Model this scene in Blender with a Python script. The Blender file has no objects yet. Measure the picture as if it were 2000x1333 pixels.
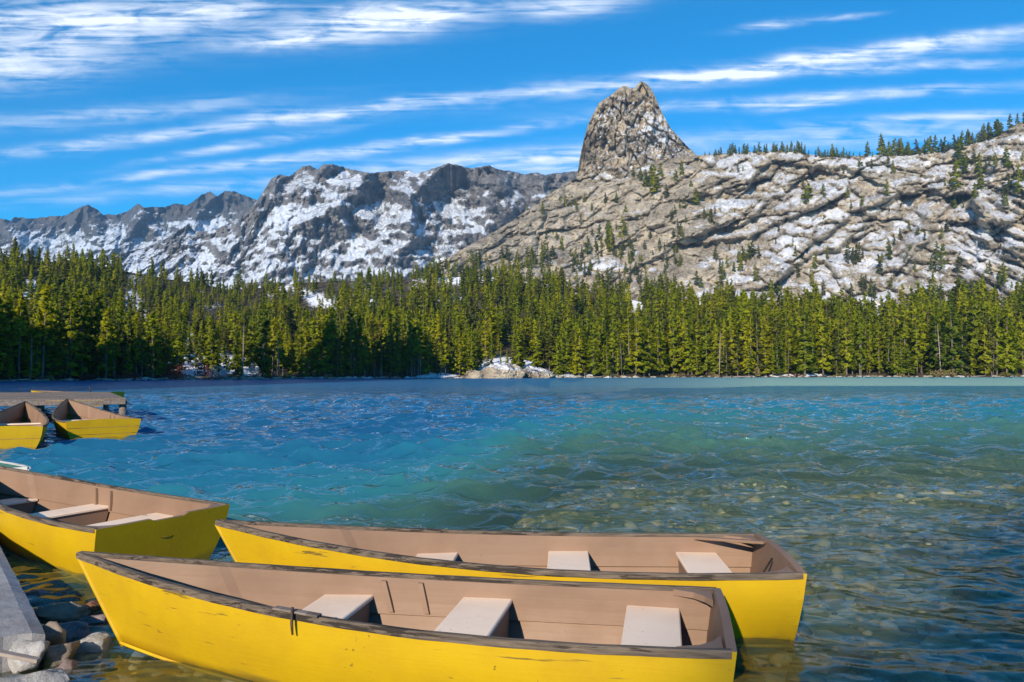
import bpy, math, random
import numpy as np
from mathutils import Vector, Matrix

SC = bpy.context.scene
COL = SC.collection
PI = math.pi
R = math.radians

# ------------------------------------------------------------------ camera
CAM_H = 1.65
FPX = 1500.0                      # focal length in photo pixels (2000 wide)
PITCH = math.atan(59.5 / FPX)     # horizon a little below the middle
cam_d = bpy.data.cameras.new('camera')
cam_d.sensor_width = 36.0
cam_d.lens = FPX / 2000.0 * 36.0
cam_d.clip_start = 0.05
cam_d.clip_end = 60000.0
cam = bpy.data.objects.new('camera', cam_d)
COL.objects.link(cam)
cam.location = (0, 0, CAM_H)
cam.rotation_euler = (R(90) + PITCH, 0, 0)
SC.camera = cam

# ------------------------------------------------------------------ light
SUN_AZ = R(20)        # to the left of straight behind the camera
SUN_EL = R(23)
SUN_DIR = Vector((-math.sin(SUN_AZ) * math.cos(SUN_EL), -math.cos(SUN_AZ) * math.cos(SUN_EL), math.sin(SUN_EL)))
SKY_STRENGTH = 0.13
SUN_STRENGTH = 4.6
SC.view_settings.view_transform = 'Standard'
SC.view_settings.look = 'None'
SC.view_settings.gamma = 1.0
SC.view_settings.exposure = 0.48
SC.view_settings.use_curve_mapping = False
SC.cycles.max_bounces = 6
SC.cycles.transparent_max_bounces = 12
SC.cycles.diffuse_bounces = 2
SC.cycles.glossy_bounces = 2
SC.cycles.caustics_reflective = False
SC.cycles.caustics_refractive = False
SC.cycles.use_denoising = True

sun_d = bpy.data.lights.new('sun', 'SUN')
sun_d.energy = SUN_STRENGTH
sun_d.angle = R(0.5)
sun_d.color = (1.0, 0.86, 0.66)
sun = bpy.data.objects.new('sun', sun_d)
COL.objects.link(sun)
sun.rotation_euler = SUN_DIR.to_track_quat('Z', 'Y').to_euler()


def pdir(px, py):
    """direction (scaled so that forward y = 1) of a photo pixel"""
    px = np.asarray(px, float); py = np.asarray(py, float)
    xc = (px - 1000.0) / FPX
    yc = -(py - 666.5) / FPX
    c, s = math.cos(PITCH), math.sin(PITCH)
    fy = c - yc * s
    fz = s + yc * c
    return xc / fy, fz / fy


def at(px, py, Y):
    u, v = pdir(px, py)
    return np.stack(np.broadcast_arrays(u * Y, np.asarray(Y, float), CAM_H + v * Y), -1)


def on_z(px, py, z=0.0):
    u, v = pdir(px, py)
    Y = (z - CAM_H) / v
    return np.array([u * Y, Y, z])


# ------------------------------------------------------------------ node helpers
class NT:
    def __init__(self, tree):
        self.t = tree

    def n(self, typ, **kw):
        nd = self.t.nodes.new(typ)
        for k, v in kw.items():
            setattr(nd, k, v)
        return nd

    def link(self, a, b):
        self.t.links.new(a, b)

    def _set(self, sock, v):
        if isinstance(v, bpy.types.NodeSocket):
            self.link(v, sock)
        elif v is not None:
            sock.default_value = v

    def math(self, op, a, b=None, c=None, clamp=False):
        nd = self.n('ShaderNodeMath', operation=op, use_clamp=clamp)
        self._set(nd.inputs[0], a)
        if b is not None: self._set(nd.inputs[1], b)
        if c is not None: self._set(nd.inputs[2], c)
        return nd.outputs[0]

    def vmath(self, op, a, b=None):
        nd = self.n('ShaderNodeVectorMath', operation=op)
        self._set(nd.inputs[0], a)
        if b is not None: self._set(nd.inputs[1], b)
        return nd.outputs[0]

    def mix(self, fac, a, b, blend='MIX'):
        nd = self.n('ShaderNodeMix', data_type='RGBA', blend_type=blend)
        self._set(nd.inputs[0], fac)
        self._set(nd.inputs[6], a if not isinstance(a, tuple) else (*a[:3], 1))
        self._set(nd.inputs[7], b if not isinstance(b, tuple) else (*b[:3], 1))
        return nd.outputs[2]

    def noise(self, vec=None, scale=5.0, detail=3.0, rough=0.55, dist=0.0, col=False):
        nd = self.n('ShaderNodeTexNoise')
        if vec is not None: self.link(vec, nd.inputs['Vector'])
        nd.inputs['Scale'].default_value = scale
        nd.inputs['Detail'].default_value = detail
        nd.inputs['Roughness'].default_value = rough
        nd.inputs['Distortion'].default_value = dist
        return nd.outputs['Color' if col else 'Fac']

    def voro(self, vec=None, scale=5.0, out='Distance', feature='F1', rand=1.0):
        nd = self.n('ShaderNodeTexVoronoi', feature=feature)
        if vec is not None: self.link(vec, nd.inputs['Vector'])
        nd.inputs['Scale'].default_value = scale
        nd.inputs['Randomness'].default_value = rand
        return nd.outputs[out]

    def mapping(self, vec, scale=(1, 1, 1), rot=(0, 0, 0), loc=(0, 0, 0)):
        nd = self.n('ShaderNodeMapping')
        self.link(vec, nd.inputs[0])
        nd.inputs['Scale'].default_value = scale
        nd.inputs['Rotation'].default_value = rot
        nd.inputs['Location'].default_value = loc
        return nd.outputs[0]

    def ramp(self, fac, stops, interp='LINEAR'):
        nd = self.n('ShaderNodeValToRGB')
        self._set(nd.inputs[0], fac)
        cr = nd.color_ramp
        cr.interpolation = interp
        while len(cr.elements) < len(stops):
            cr.elements.new(0.5)
        for e, (p, c) in zip(cr.elements, stops):
            e.position = p
            e.color = (*c[:3], 1) if isinstance(c, tuple) else (c, c, c, 1)
        return nd.outputs[0]

    def smooth(self, x, lo, hi):
        nd = self.n('ShaderNodeMapRange', interpolation_type='SMOOTHSTEP')
        self._set(nd.inputs[0], x)
        nd.inputs[1].default_value = lo
        nd.inputs[2].default_value = hi
        return nd.outputs[0]

    def bump(self, h, strength=0.5, dist=0.02, normal=None):
        nd = self.n('ShaderNodeBump')
        nd.inputs['Strength'].default_value = strength
        nd.inputs['Distance'].default_value = dist
        self.link(h, nd.inputs['Height'])
        if normal is not None: self.link(normal, nd.inputs['Normal'])
        return nd.outputs[0]

    def attr(self, name, out='Fac'):
        nd = self.n('ShaderNodeAttribute', attribute_name=name)
        return nd.outputs[out]


def new_mat(name, rough=0.7, spec=0.3):
    m = bpy.data.materials.new(name)
    m.use_nodes = True
    t = NT(m.node_tree)
    b = m.node_tree.nodes['Principled BSDF']
    b.inputs['Roughness'].default_value = rough
    b.inputs['Specular IOR Level'].default_value = spec
    return m, t, b


def objco(t): return t.n('ShaderNodeTexCoord').outputs['Object']
def geopos(t): return t.n('ShaderNodeNewGeometry').outputs['Position']


# ------------------------------------------------------------------ world
world = bpy.data.worlds.new('World')
SC.world = world
world.use_nodes = True
W = NT(world.node_tree)
bg = world.node_tree.nodes['Background']
sky = W.n('ShaderNodeTexSky', sky_type='NISHITA')
sky.sun_disc = False
sky.sun_elevation = SUN_EL
sky.sun_rotation = math.atan2(SUN_DIR.x, SUN_DIR.y)
sky.altitude = 2700.0
sky.air_density = 1.0
sky.dust_density = 0.15
sky.ozone_density = 3.0
hs = W.n('ShaderNodeHueSaturation')
hs.inputs['Saturation'].default_value = 2.2
hs.inputs['Hue'].default_value = 0.492
hs.inputs['Value'].default_value = 1.12
W.link(sky.outputs[0], hs.inputs['Color'])
wdir = W.n('ShaderNodeTexCoord').outputs['Generated']
sx = W.n('ShaderNodeSeparateXYZ'); W.link(wdir, sx.inputs[0])
# cirrus on a high flat layer: direction divided by its height
hz = W.math('MAXIMUM', sx.outputs[2], 0.03)
cx = W.math('DIVIDE', sx.outputs[0], hz); cy = W.math('DIVIDE', sx.outputs[1], hz)
cl = W.n('ShaderNodeCombineXYZ'); W.link(cx, cl.inputs[0]); W.link(cy, cl.inputs[1])
# tangent coordinates of the sky in front of the camera
fy = W.math('MAXIMUM', sx.outputs[1], 0.05)
tu = W.math('DIVIDE', sx.outputs[0], fy); tv = W.math('DIVIDE', sx.outputs[2], fy)
tc = W.n('ShaderNodeCombineXYZ'); W.link(tu, tc.inputs[0]); W.link(tv, tc.inputs[1])
tcv = tc.outputs[0]
wn = W.noise(tcv, scale=9.0, detail=3, rough=0.6, col=True)
wv = W.vmath('SUBTRACT', wn, (0.5, 0.5, 0.5))
ws = W.n('ShaderNodeVectorMath', operation='MULTIPLY'); W.link(wv, ws.inputs[0]); ws.inputs[1].default_value = (0.05, 0.018, 0)
warp = W.vmath('ADD', tcv, ws.outputs[0])
swx = W.n('ShaderNodeSeparateXYZ'); W.link(warp, swx.inputs[0])
wu, wvv = swx.outputs[0], swx.outputs[1]
# streak texture: fine fibres drawn out along the wind
fib = W.noise(W.mapping(tcv, scale=(6, 95, 1), rot=(0, 0, R(-7))), scale=1.0, detail=5, rough=0.56, dist=0.7)
fib2 = W.noise(W.mapping(tcv, scale=(10, 34, 1), rot=(0, 0, R(-14))), scale=1.5, detail=5, rough=0.56, dist=1.0)
# (px, py, half length, half width, tilt degrees, density) read off the photograph's sky
STROKES = [
    (60, 60, 230, 52, 3, 1.0), (40, 135, 170, 32, 6, 0.85), (180, 40, 170, 30, 3, 0.7), (420, 22, 120, 26, 6, 0.8),
    (690, 45, 190, 33, 6, 1.2), (820, 28, 110, 20, 4, 0.9), (560, 80, 130, 14, 4, 0.6), (1110, 12, 105, 20, 6, 1.0),
    (200, 225, 300, 16, 5, 0.6), (330, 262, 420, 11, 7, 0.95), (740, 205, 230, 9, 6, 0.9), (460, 285, 170, 8, 10, 0.7),
    (420, 325, 460, 8, 7.5, 0.8), (820, 280, 230, 9, 9, 0.95), (420, 365, 380, 11, 4.5, 0.45), (900, 318, 300, 16, 5, 0.7),
    (1560, 125, 430, 17, 7, 1.05), (1700, 135, 330, 8, 2, 0.9), (1800, 85, 230, 9, 8, 0.85), (1450, 140, 260, 10, 6, 0.7),
    (1600, 192, 330, 10, 3.5, 0.95), (1560, 208, 70, 6, 6, 0.6), (1520, 48, 70, 8, 6, 0.7), (1640, 36, 60, 5, 8, 0.6),
    (1660, 265, 420, 24, 3, 0.6), (1850, 230, 260, 9, 3, 0.6), (1060, 182, 50, 4, 4, 0.5), (1120, 318, 190, 20, 4, 0.8),
]
tot = None
for (px, py, hl, hw, tilt, den) in STROKES:
    u0, v0 = pdir(px, py)
    a = R(tilt); ca, sa = math.cos(a), math.sin(a)
    L, Wd = hl / FPX, hw / FPX
    # e = ((u-u0)*ca+(v-v0)*sa)/L ; q = (-(u-u0)*sa+(v-v0)*ca)/W
    e = W.math('MULTIPLY_ADD', wvv, sa / L, W.math('MULTIPLY_ADD', wu, ca / L, -(float(u0) * ca + float(v0) * sa) / L))
    q = W.math('MULTIPLY_ADD', wvv, ca / Wd, W.math('MULTIPLY_ADD', wu, -sa / Wd, (float(u0) * sa - float(v0) * ca) / Wd))
    d2 = W.math('MULTIPLY_ADD', q, q, W.math('MULTIPLY', e, e))
    g = W.math('MULTIPLY', W.math('POWER', 2.718, W.math('MULTIPLY', d2, -0.9)), den)
    tot = g if tot is None else W.math('ADD', tot, g)
front = W.smooth(sx.outputs[1], 0.15, 0.4)
fmix = W.math('ADD', W.math('MULTIPLY', fib, 0.9), W.math('MULTIPLY', fib2, 0.7))
strk = W.math('MULTIPLY', W.math('MULTIPLY', tot, front), W.smooth(fmix, 0.52, 1.08))
strk = W.math('MULTIPLY', strk, 0.95)
gen = W.noise(W.mapping(cl.outputs[0], scale=(0.5, 1.6, 1), rot=(0, 0, R(8))), scale=1.0, detail=6, rough=0.6, dist=0.6)
genm = W.math('MULTIPLY', W.math('MULTIPLY', W.smooth(gen, 0.52, 0.8), 0.55), W.smooth(sx.outputs[2], 0.40, 0.6))
cov = W.math('MINIMUM', W.math('ADD', strk, genm), 0.93)
lpn = W.mix(cov, hs.outputs[0], (6.6, 7.0, 7.6))
W.link(lpn, bg.inputs['Color'])
bg.inputs['Strength'].default_value = SKY_STRENGTH

# ------------------------------------------------------------------ numpy noise
_rng = np.random.RandomState(7)
_P = _rng.permutation(512).astype(np.int64)
_P = np.concatenate([_P, _P, _P])
_G2 = np.stack([np.cos(np.arange(512) * 2.399963), np.sin(np.arange(512) * 2.399963)], -1)


def gn2(x, y, seed=0):
    x = np.asarray(x, float) + seed * 17.31; y = np.asarray(y, float) + seed * 5.77
    xi = np.floor(x).astype(np.int64); yi = np.floor(y).astype(np.int64)
    xf = x - xi; yf = y - yi
    u = xf * xf * xf * (xf * (xf * 6 - 15) + 10); v = yf * yf * yf * (yf * (yf * 6 - 15) + 10)

    def g(dx, dy):
        h = _P[_P[(xi + dx) & 511] + ((yi + dy) & 511)]
        gr = _G2[h]
        return gr[..., 0] * (xf - dx) + gr[..., 1] * (yf - dy)
    a = g(0, 0) * (1 - u) + g(1, 0) * u
    b = g(0, 1) * (1 - u) + g(1, 1) * u
    return (a * (1 - v) + b * v) * 1.5


def fbm(x, y, oct=5, seed=0, gain=0.5, lac=2.03):
    s = 0; a = 1; tot = 0
    for o in range(oct):
        s = s + a * gn2(x, y, seed + o * 3); tot += a
        x = x * lac; y = y * lac; a *= gain
    return s / tot


def ridged(x, y, oct=5, seed=0, gain=0.5, lac=2.1):
    s = 0; a = 1; tot = 0
    for o in range(oct):
        s = s + a * (1 - np.abs(gn2(x, y, seed + o * 3)) * 2); tot += a
        x = x * lac; y = y * lac; a *= gain
    return s / tot


def cells(x, y, seed=0):
    """two nearest cell distances and the nearest cell's own random value"""
    xi = np.floor(x).astype(np.int64); yi = np.floor(y).astype(np.int64)
    f1 = np.full(np.shape(x), 9.0); f2 = f1.copy(); val = np.zeros(np.shape(x))
    for dx in (-1, 0, 1):
        for dy in (-1, 0, 1):
            h = _P[_P[(xi + dx + seed * 7) & 511] + ((yi + dy) & 511)]
            px_ = xi + dx + 0.5 + 0.42 * np.cos(h * 2.4); py_ = yi + dy + 0.5 + 0.42 * np.sin(h * 1.7)
            d = np.hypot(x - px_, y - py_)
            m = d < f1
            f2 = np.where(m, f1, np.minimum(f2, d)); val = np.where(m, (h % 97) / 97.0, val); f1 = np.where(m, d, f1)
    return f1, f2, val


# ------------------------------------------------------------------ object helpers
def mk_mesh(name, verts, faces, smooth=False, mats=(), fmat=None, attrs=None):
    """verts Nx3, faces list or MxK array"""
    me = bpy.data.meshes.new(name)
    V = np.asarray(verts, np.float32)
    if isinstance(faces, np.ndarray):
        k = faces.shape[1]; m = faces.shape[0]
        me.vertices.add(len(V)); me.vertices.foreach_set('co', V.ravel())
        me.loops.add(m * k); me.loops.foreach_set('vertex_index', faces.astype(np.int32).ravel())
        me.polygons.add(m)
        me.polygons.foreach_set('loop_start', np.arange(0, m * k, k, dtype=np.int32))
        me.polygons.foreach_set('loop_total', np.full(m, k, np.int32))
        me.update(calc_edges=True)
    else:
        me.from_pydata([tuple(map(float, v)) for v in V], [], faces)
        me.update()
    if smooth:
        me.polygons.foreach_set('use_smooth', np.ones(len(me.polygons), bool))
    for m_ in mats: me.materials.append(m_)
    if fmat is not None:
        me.polygons.foreach_set('material_index', np.asarray(fmat, np.int32))
    for k, v in (attrs or {}).items():
        at_ = me.attributes.new(k, 'FLOAT', 'POINT')
        at_.data.foreach_set('value', np.asarray(v, np.float32).ravel())
    return me


def ob(name, me, parent=None, loc=None, rot=None):
    o = bpy.data.objects.new(name, me)
    COL.objects.link(o)
    if parent is not None: o.parent = parent
    if loc is not None: o.location = loc
    if rot is not None: o.rotation_euler = rot
    return o


def tag(o, label=None, cat=None, group=None, kind=None):
    if label: o['label'] = label
    if cat: o['category'] = cat
    if group: o['group'] = group
    if kind: o['kind'] = kind
    return o


def grid_faces(nr, nc):
    i = np.arange(nr - 1)[:, None]; j = np.arange(nc - 1)[None, :]
    a = (i * nc + j).ravel()
    return np.stack([a, a + 1, a + nc + 1, a + nc], -1)


class MB:
    """collects boxes and swept shapes into one mesh"""
    def __init__(self):
        self.v = []; self.f = []

    def add(self, v, f):
        o = len(self.v)
        self.v += [tuple(map(float, p)) for p in v]
        self.f += [tuple(o + i for i in q) for q in f]

    def box(self, x0, x1, y0, y1, z0, z1, M=None, b=0.0):
        if b > 0:   # bevelled along the top and side edges
            P = []
            for z, ins in ((z0, b), (z0 + b, 0), (z1 - b, 0), (z1, b)):
                P += [(x0 + ins, y0 + ins, z), (x1 - ins, y0 + ins, z), (x1 - ins, y1 - ins, z), (x0 + ins, y1 - ins, z)]
            F = [(3, 2, 1, 0), (12, 13, 14, 15)]
            for k in range(3):
                for i in range(4):
                    j = (i + 1) % 4
                    F.append((4 * k + i, 4 * k + j, 4 * k + 4 + j, 4 * k + 4 + i))
        else:
            P = [(x0, y0, z0), (x1, y0, z0), (x1, y1, z0), (x0, y1, z0), (x0, y0, z1), (x1, y0, z1), (x1, y1, z1), (x0, y1, z1)]
            F = [(3, 2, 1, 0), (4, 5, 6, 7), (0, 1, 5, 4), (1, 2, 6, 5), (2, 3, 7, 6), (3, 0, 4, 7)]
        if M is not None: P = [M @ Vector(p) for p in P]
        self.add(P, F)

    def sweep(self, rings, closed=True, caps=True):
        n = len(rings[0]); o = len(self.v)
        for r in rings: self.v += [tuple(map(float, p)) for p in r]
        m = n if closed else n - 1
        for k in range(len(rings) - 1):
            for i in range(m):
                j = (i + 1) % n
                self.f.append((o + k * n + i, o + k * n + j, o + (k + 1) * n + j, o + (k + 1) * n + i))
        if caps and closed:
            self.f.append(tuple(o + i for i in reversed(range(n))))
            e = o + (len(rings) - 1) * n
            self.f.append(tuple(e + i for i in range(n)))

    def tube(self, pts, rad, n=8):
        pts = [Vector(p) for p in pts]
        rings = []
        for i, p in enumerate(pts):
            d = (pts[min(i + 1, len(pts) - 1)] - pts[max(i - 1, 0)]).normalized()
            a = d.cross(Vector((0, 0, 1)))
            if a.length < 1e-3: a = d.cross(Vector((1, 0, 0)))
            a.normalize(); b = d.cross(a)
            r = rad[i] if isinstance(rad, (list, tuple)) else rad
            rings.append([p + a * math.cos(2 * PI * k / n) * r + b * math.sin(2 * PI * k / n) * r for k in range(n)])
        self.sweep(rings)

    def build(self, name, mat, parent=None, smooth=False, fmat=None):
        mats = mat if isinstance(mat, (list, tuple)) else [mat]
        me = mk_mesh(name, self.v, self.f, smooth, mats, fmat)
        return ob(name, me, parent)


def interp(pts):
    xs = np.array([p[0] for p in pts], float); ys = np.array([p[1] for p in pts], float)
    return lambda x: np.interp(x, xs, ys)

#@@MATERIALS
# ------------------------------------------------------------------ materials
def rock_snow_mat(name, rock_a, rock_b, snow, fine=0.25, bump=1.2, bscale=0.35, stain=(0.16, 0.12, 0.08), stain2=(0.06, 0.05, 0.045)):
    m, t, b = new_mat(name, 0.85, 0.15)
    p = geopos(t)
    tint = t.attr('tint'); sn = t.attr('snow')
    n1 = t.noise(p, scale=fine, detail=6, rough=0.65)
    n2 = t.noise(p, scale=fine * 0.22, detail=4, rough=0.6)
    rc = t.mix(t.smooth(t.math('ADD', t.math('MULTIPLY', n1, 0.7), t.math('MULTIPLY', tint, 0.5)), 0.32, 0.78), rock_a, rock_b)
    rc = t.mix(t.math('MULTIPLY', t.smooth(n2, 0.55, 0.72), 0.6), rc, stain)
    n3 = t.noise(t.mapping(p, scale=(1, 1, 1.7), rot=(0, R(30), 0)), scale=fine * 2.2, detail=6, rough=0.7)
    s = t.smooth(t.math('ADD', sn, t.math('ADD', t.math('MULTIPLY', t.math('SUBTRACT', n1, 0.5), 0.8), t.math('MULTIPLY', t.math('SUBTRACT', n3, 0.5), 0.95))), 0.42, 0.60)
    # dark joints between blocks
    pwk = t.vmath('ADD', p, t.vmath('MULTIPLY', t.noise(p, scale=fine * 0.7, detail=3, col=True), (3 / fine * 0.22, 3 / fine * 0.22, 3 / fine * 0.22)))
    ck = t.voro(t.mapping(pwk, scale=(1, 1, 1.3), rot=(0, R(28), 0)), scale=fine * 0.55, feature='DISTANCE_TO_EDGE')
    ck2 = t.voro(t.mapping(pwk, scale=(1, 1, 0.8), rot=(0, R(-20), 0)), scale=fine * 1.4, feature='DISTANCE_TO_EDGE')
    crk = t.math('MAXIMUM', t.math('SUBTRACT', 1.0, t.smooth(ck, 0.0, 0.10)), t.math('MULTIPLY', t.math('SUBTRACT', 1.0, t.smooth(ck2, 0.0, 0.10)), 0.7))
    crk = t.math('MULTIPLY', crk, t.smooth(n2, 0.35, 0.6))
    c = t.mix(s, rc, snow)
    c = t.mix(t.math('MULTIPLY', crk, 0.45), c, stain2)
    t.link(c, b.inputs['Base Color'])
    h = t.math('SUBTRACT', t.math('ADD', t.noise(p, scale=bscale, detail=6, rough=0.7), t.math('MULTIPLY', t.voro(p, scale=bscale * 0.7), 0.6)), t.math('MULTIPLY', crk, 0.6))
    t.link(t.bump(h, 0.9, bump), b.inputs['Normal'])
    return m


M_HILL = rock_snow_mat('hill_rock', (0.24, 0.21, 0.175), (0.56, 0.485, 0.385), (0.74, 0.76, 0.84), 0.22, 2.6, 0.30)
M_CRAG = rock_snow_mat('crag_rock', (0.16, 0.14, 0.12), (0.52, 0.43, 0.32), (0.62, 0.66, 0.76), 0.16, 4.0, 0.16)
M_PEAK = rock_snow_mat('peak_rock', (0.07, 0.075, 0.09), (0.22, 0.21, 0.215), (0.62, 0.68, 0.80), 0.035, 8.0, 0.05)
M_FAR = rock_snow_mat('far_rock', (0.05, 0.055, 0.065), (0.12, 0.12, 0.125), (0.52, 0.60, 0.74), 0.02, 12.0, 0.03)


def forest_floor():
    m, t, b = new_mat('forest_floor', 0.9, 0.1)
    p = geopos(t)
    n = t.noise(p, scale=0.35, detail=5, rough=0.65)
    c = t.mix(t.smooth(n, 0.35, 0.7), (0.035, 0.028, 0.018), (0.12, 0.095, 0.06))
    n1 = t.noise(p, scale=0.5, detail=5, rough=0.7)
    s = t.smooth(t.math('ADD', t.attr('snow'), t.math('SUBTRACT', n1, 0.5)), 0.42, 0.6)
    t.link(t.mix(s, c, (0.80, 0.81, 0.86)), b.inputs['Base Color'])
    t.link(t.bump(n, 0.8, 0.5), b.inputs['Normal'])
    return m


M_FLOOR = forest_floor()


def foliage_mat(name, c0, c1, c2):
    m, t, b = new_mat(name, 0.65, 0.2)
    oi = t.n('ShaderNodeObjectInfo').outputs['Random']
    p = objco(t)
    n = t.noise(p, scale=1.3, detail=2)
    lc = t.n('ShaderNodeObjectInfo').outputs['Location']
    cn = t.noise(lc, scale=0.05, detail=3)
    oi = t.math('ADD', t.math('MULTIPLY', oi, 0.6), t.math('MULTIPLY', t.smooth(cn, 0.3, 0.7), 0.4))
    c = t.ramp(oi, [(0.0, c0), (0.5, c1), (1.0, c2)])
    v = t.math('MULTIPLY_ADD', n, 0.9, 0.55)
    nd = t.n('ShaderNodeHueSaturation'); t.link(c, nd.inputs['Color']); t.link(v, nd.inputs['Value'])
    t.link(nd.outputs[0], b.inputs['Base Color'])
    tr = t.n('ShaderNodeBsdfTranslucent'); t.link(nd.outputs[0], tr.inputs[0])
    mx = t.n('ShaderNodeMixShader'); mx.inputs[0].default_value = 0.32
    out = m.node_tree.nodes['Material Output']
    t.link(b.outputs[0], mx.inputs[1]); t.link(tr.outputs[0], mx.inputs[2]); t.link(mx.outputs[0], out.inputs[0])
    return m


M_NEEDLE = foliage_mat('conifer_needles', (0.07, 0.115, 0.008), (0.21, 0.25, 0.005), (0.34, 0.325, 0.005))
M_NEEDLE_DULL = foliage_mat('dry_needles', (0.07, 0.095, 0.018), (0.11, 0.125, 0.02), (0.16, 0.15, 0.03))


def simple_noise_mat(name, a, b_, scale, rough=0.8, bump=0.3, bd=0.02, detail=5, stretch=(1, 1, 1), spec=0.2):
    m, t, b = new_mat(name, rough, spec)
    p = t.mapping(objco(t), scale=stretch)
    n = t.noise(p, scale=scale, detail=detail, rough=0.65)
    t.link(t.mix(t.smooth(n, 0.3, 0.7), a, b_), b.inputs['Base Color'])
    t.link(t.bump(n, bump, bd), b.inputs['Normal'])
    return m


M_BARK = simple_noise_mat('bark', (0.07, 0.055, 0.045), (0.20, 0.165, 0.135), 1.2, 0.9, 0.6, 0.05, stretch=(3, 3, 0.6))
M_DEAD = simple_noise_mat('dead_wood', (0.22, 0.17, 0.15), (0.42, 0.36, 0.32), 1.2, 0.9, 0.4, 0.03)
M_SHRUB_RED = foliage_mat('red_twigs', (0.14, 0.035, 0.025), (0.19, 0.05, 0.035), (0.22, 0.06, 0.04))
M_SHRUB_TAN = foliage_mat('tan_twigs', (0.28, 0.20, 0.08), (0.32, 0.25, 0.10), (0.36, 0.28, 0.10))
M_SHRUB_SNOW = foliage_mat('frosted_twigs', (0.45, 0.46, 0.52), (0.55, 0.56, 0.62), (0.62, 0.63, 0.70))
M_SHRUB_OLIVE = foliage_mat('brush_leaves', (0.10, 0.11, 0.02), (0.16, 0.15, 0.03), (0.2, 0.18, 0.04))


def paint_mat(name, base, dark, under, scuff=0.5, line_z=None):
    """old boat paint: slightly uneven colour, scuffs running along the boat, chips along edges"""
    m, t, b = new_mat(name, 0.42, 0.35)
    p = objco(t)
    n = t.noise(p, scale=2.2, detail=5, rough=0.6)
    c = t.mix(t.smooth(n, 0.3, 0.75), base, dark)
    st = t.noise(t.mapping(p, scale=(1.6, 10, 26)), scale=1.0, detail=4, rough=0.6)
    blot = t.noise(p, scale=1.1, detail=2)
    sc = t.math('MULTIPLY', t.smooth(st, 0.63, 0.70), t.smooth(blot, 0.46, 0.58))
    c = t.mix(t.math('MULTIPLY', sc, scuff), c, under)
    fine = t.noise(p, scale=38, detail=3)
    chip = t.math('MULTIPLY', t.smooth(fine, 0.66, 0.71), t.smooth(t.noise(p, scale=3.5, detail=2), 0.55, 0.65))
    c = t.mix(t.math('MULTIPLY', chip, 0.8), c, under)
    sz = t.n('ShaderNodeSeparateXYZ'); t.link(p, sz.inputs[0])
    wl = t.math('SUBTRACT', 1.0, t.smooth(t.math('ADD', sz.outputs[2], t.math('MULTIPLY', t.noise(t.mapping(p, scale=(3, 3, 8)), scale=1.5, detail=5), 0.14)), 0.07, 0.12))
    c = t.mix(t.math('MULTIPLY', wl, 0.55 if scuff > 0.7 else 0.0), c, (0.16, 0.12, 0.03))
    t.link(c, b.inputs['Base Color'])
    ro = t.math('MULTIPLY_ADD', n, 0.35, 0.42)
    t.link(ro, b.inputs['Roughness'])
    brush = t.noise(t.mapping(p, scale=(3, 30, 60)), scale=1.0, detail=4)
    t.link(t.bump(t.math('ADD', brush, t.math('MULTIPLY', fine, 0.4)), 0.25, 0.004), b.inputs['Normal'])
    return m


M_YELLOW = paint_mat('yellow_paint', (0.52, 0.335, 0.003), (0.44, 0.27, 0.003), (0.07, 0.05, 0.02), 0.75)
M_YELLOW_EDGE = paint_mat('yellow_edge_paint', (0.74, 0.50, 0.01), (0.58, 0.34, 0.01), (0.10, 0.07, 0.03), 0.9)
M_TAN = paint_mat('tan_paint', (0.25, 0.16, 0.112), (0.21, 0.13, 0.09), (0.17, 0.11, 0.08), 0.35)
M_SEAT = paint_mat('seat_paint', (0.92, 0.73, 0.57), (0.80, 0.61, 0.47), (0.24, 0.17, 0.13), 0.6)
M_WHITE = paint_mat('white_paint', (0.50, 0.51, 0.50), (0.38, 0.41, 0.42), (0.2, 0.2, 0.18), 0.4)
M_TEAL = paint_mat('teal_paint', (0.05, 0.16, 0.15), (0.035, 0.11, 0.11), (0.02, 0.05, 0.05), 0.4)


def rail_mat():
    """weathered gunwale: grey wood with flaking black paint"""
    m, t, b = new_mat('weathered_rail', 0.8, 0.2)
    p = objco(t)
    g = t.noise(t.mapping(p, scale=(5, 55, 70)), scale=1.0, detail=5, rough=0.6)
    c = t.mix(t.smooth(g, 0.25, 0.75), (0.07, 0.055, 0.045), (0.18, 0.14, 0.11))
    f = t.noise(t.mapping(p, scale=(2.2, 34, 44)), scale=1.0, detail=5, rough=0.7)
    big = t.noise(p, scale=1.4, detail=2)
    k = t.smooth(t.math('ADD', f, t.math('MULTIPLY', t.math('SUBTRACT', big, 0.5), 0.7)), 0.55, 0.62)
    c = t.mix(k, c, (0.035, 0.028, 0.025))
    t.link(c, b.inputs['Base Color'])
    t.link(t.bump(t.math('SUBTRACT', g, t.math('MULTIPLY', k, 0.5)), 0.7, 0.006), b.inputs['Normal'])
    return m


M_RAIL = rail_mat()
M_DOCKWOOD = simple_noise_mat('dock_wood', (0.11, 0.088, 0.078), (0.235, 0.195, 0.175), 1.0, 0.85, 0.5, 0.01, stretch=(18, 1.2, 18))
M_IRON = simple_noise_mat('rusty_iron', (0.03, 0.022, 0.018), (0.10, 0.05, 0.03), 20, 0.7, 0.4, 0.004, spec=0.5)
M_ROPE = simple_noise_mat('dark_rope', (0.02, 0.018, 0.015), (0.06, 0.05, 0.04), 60, 0.9, 0.5, 0.004)


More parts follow.
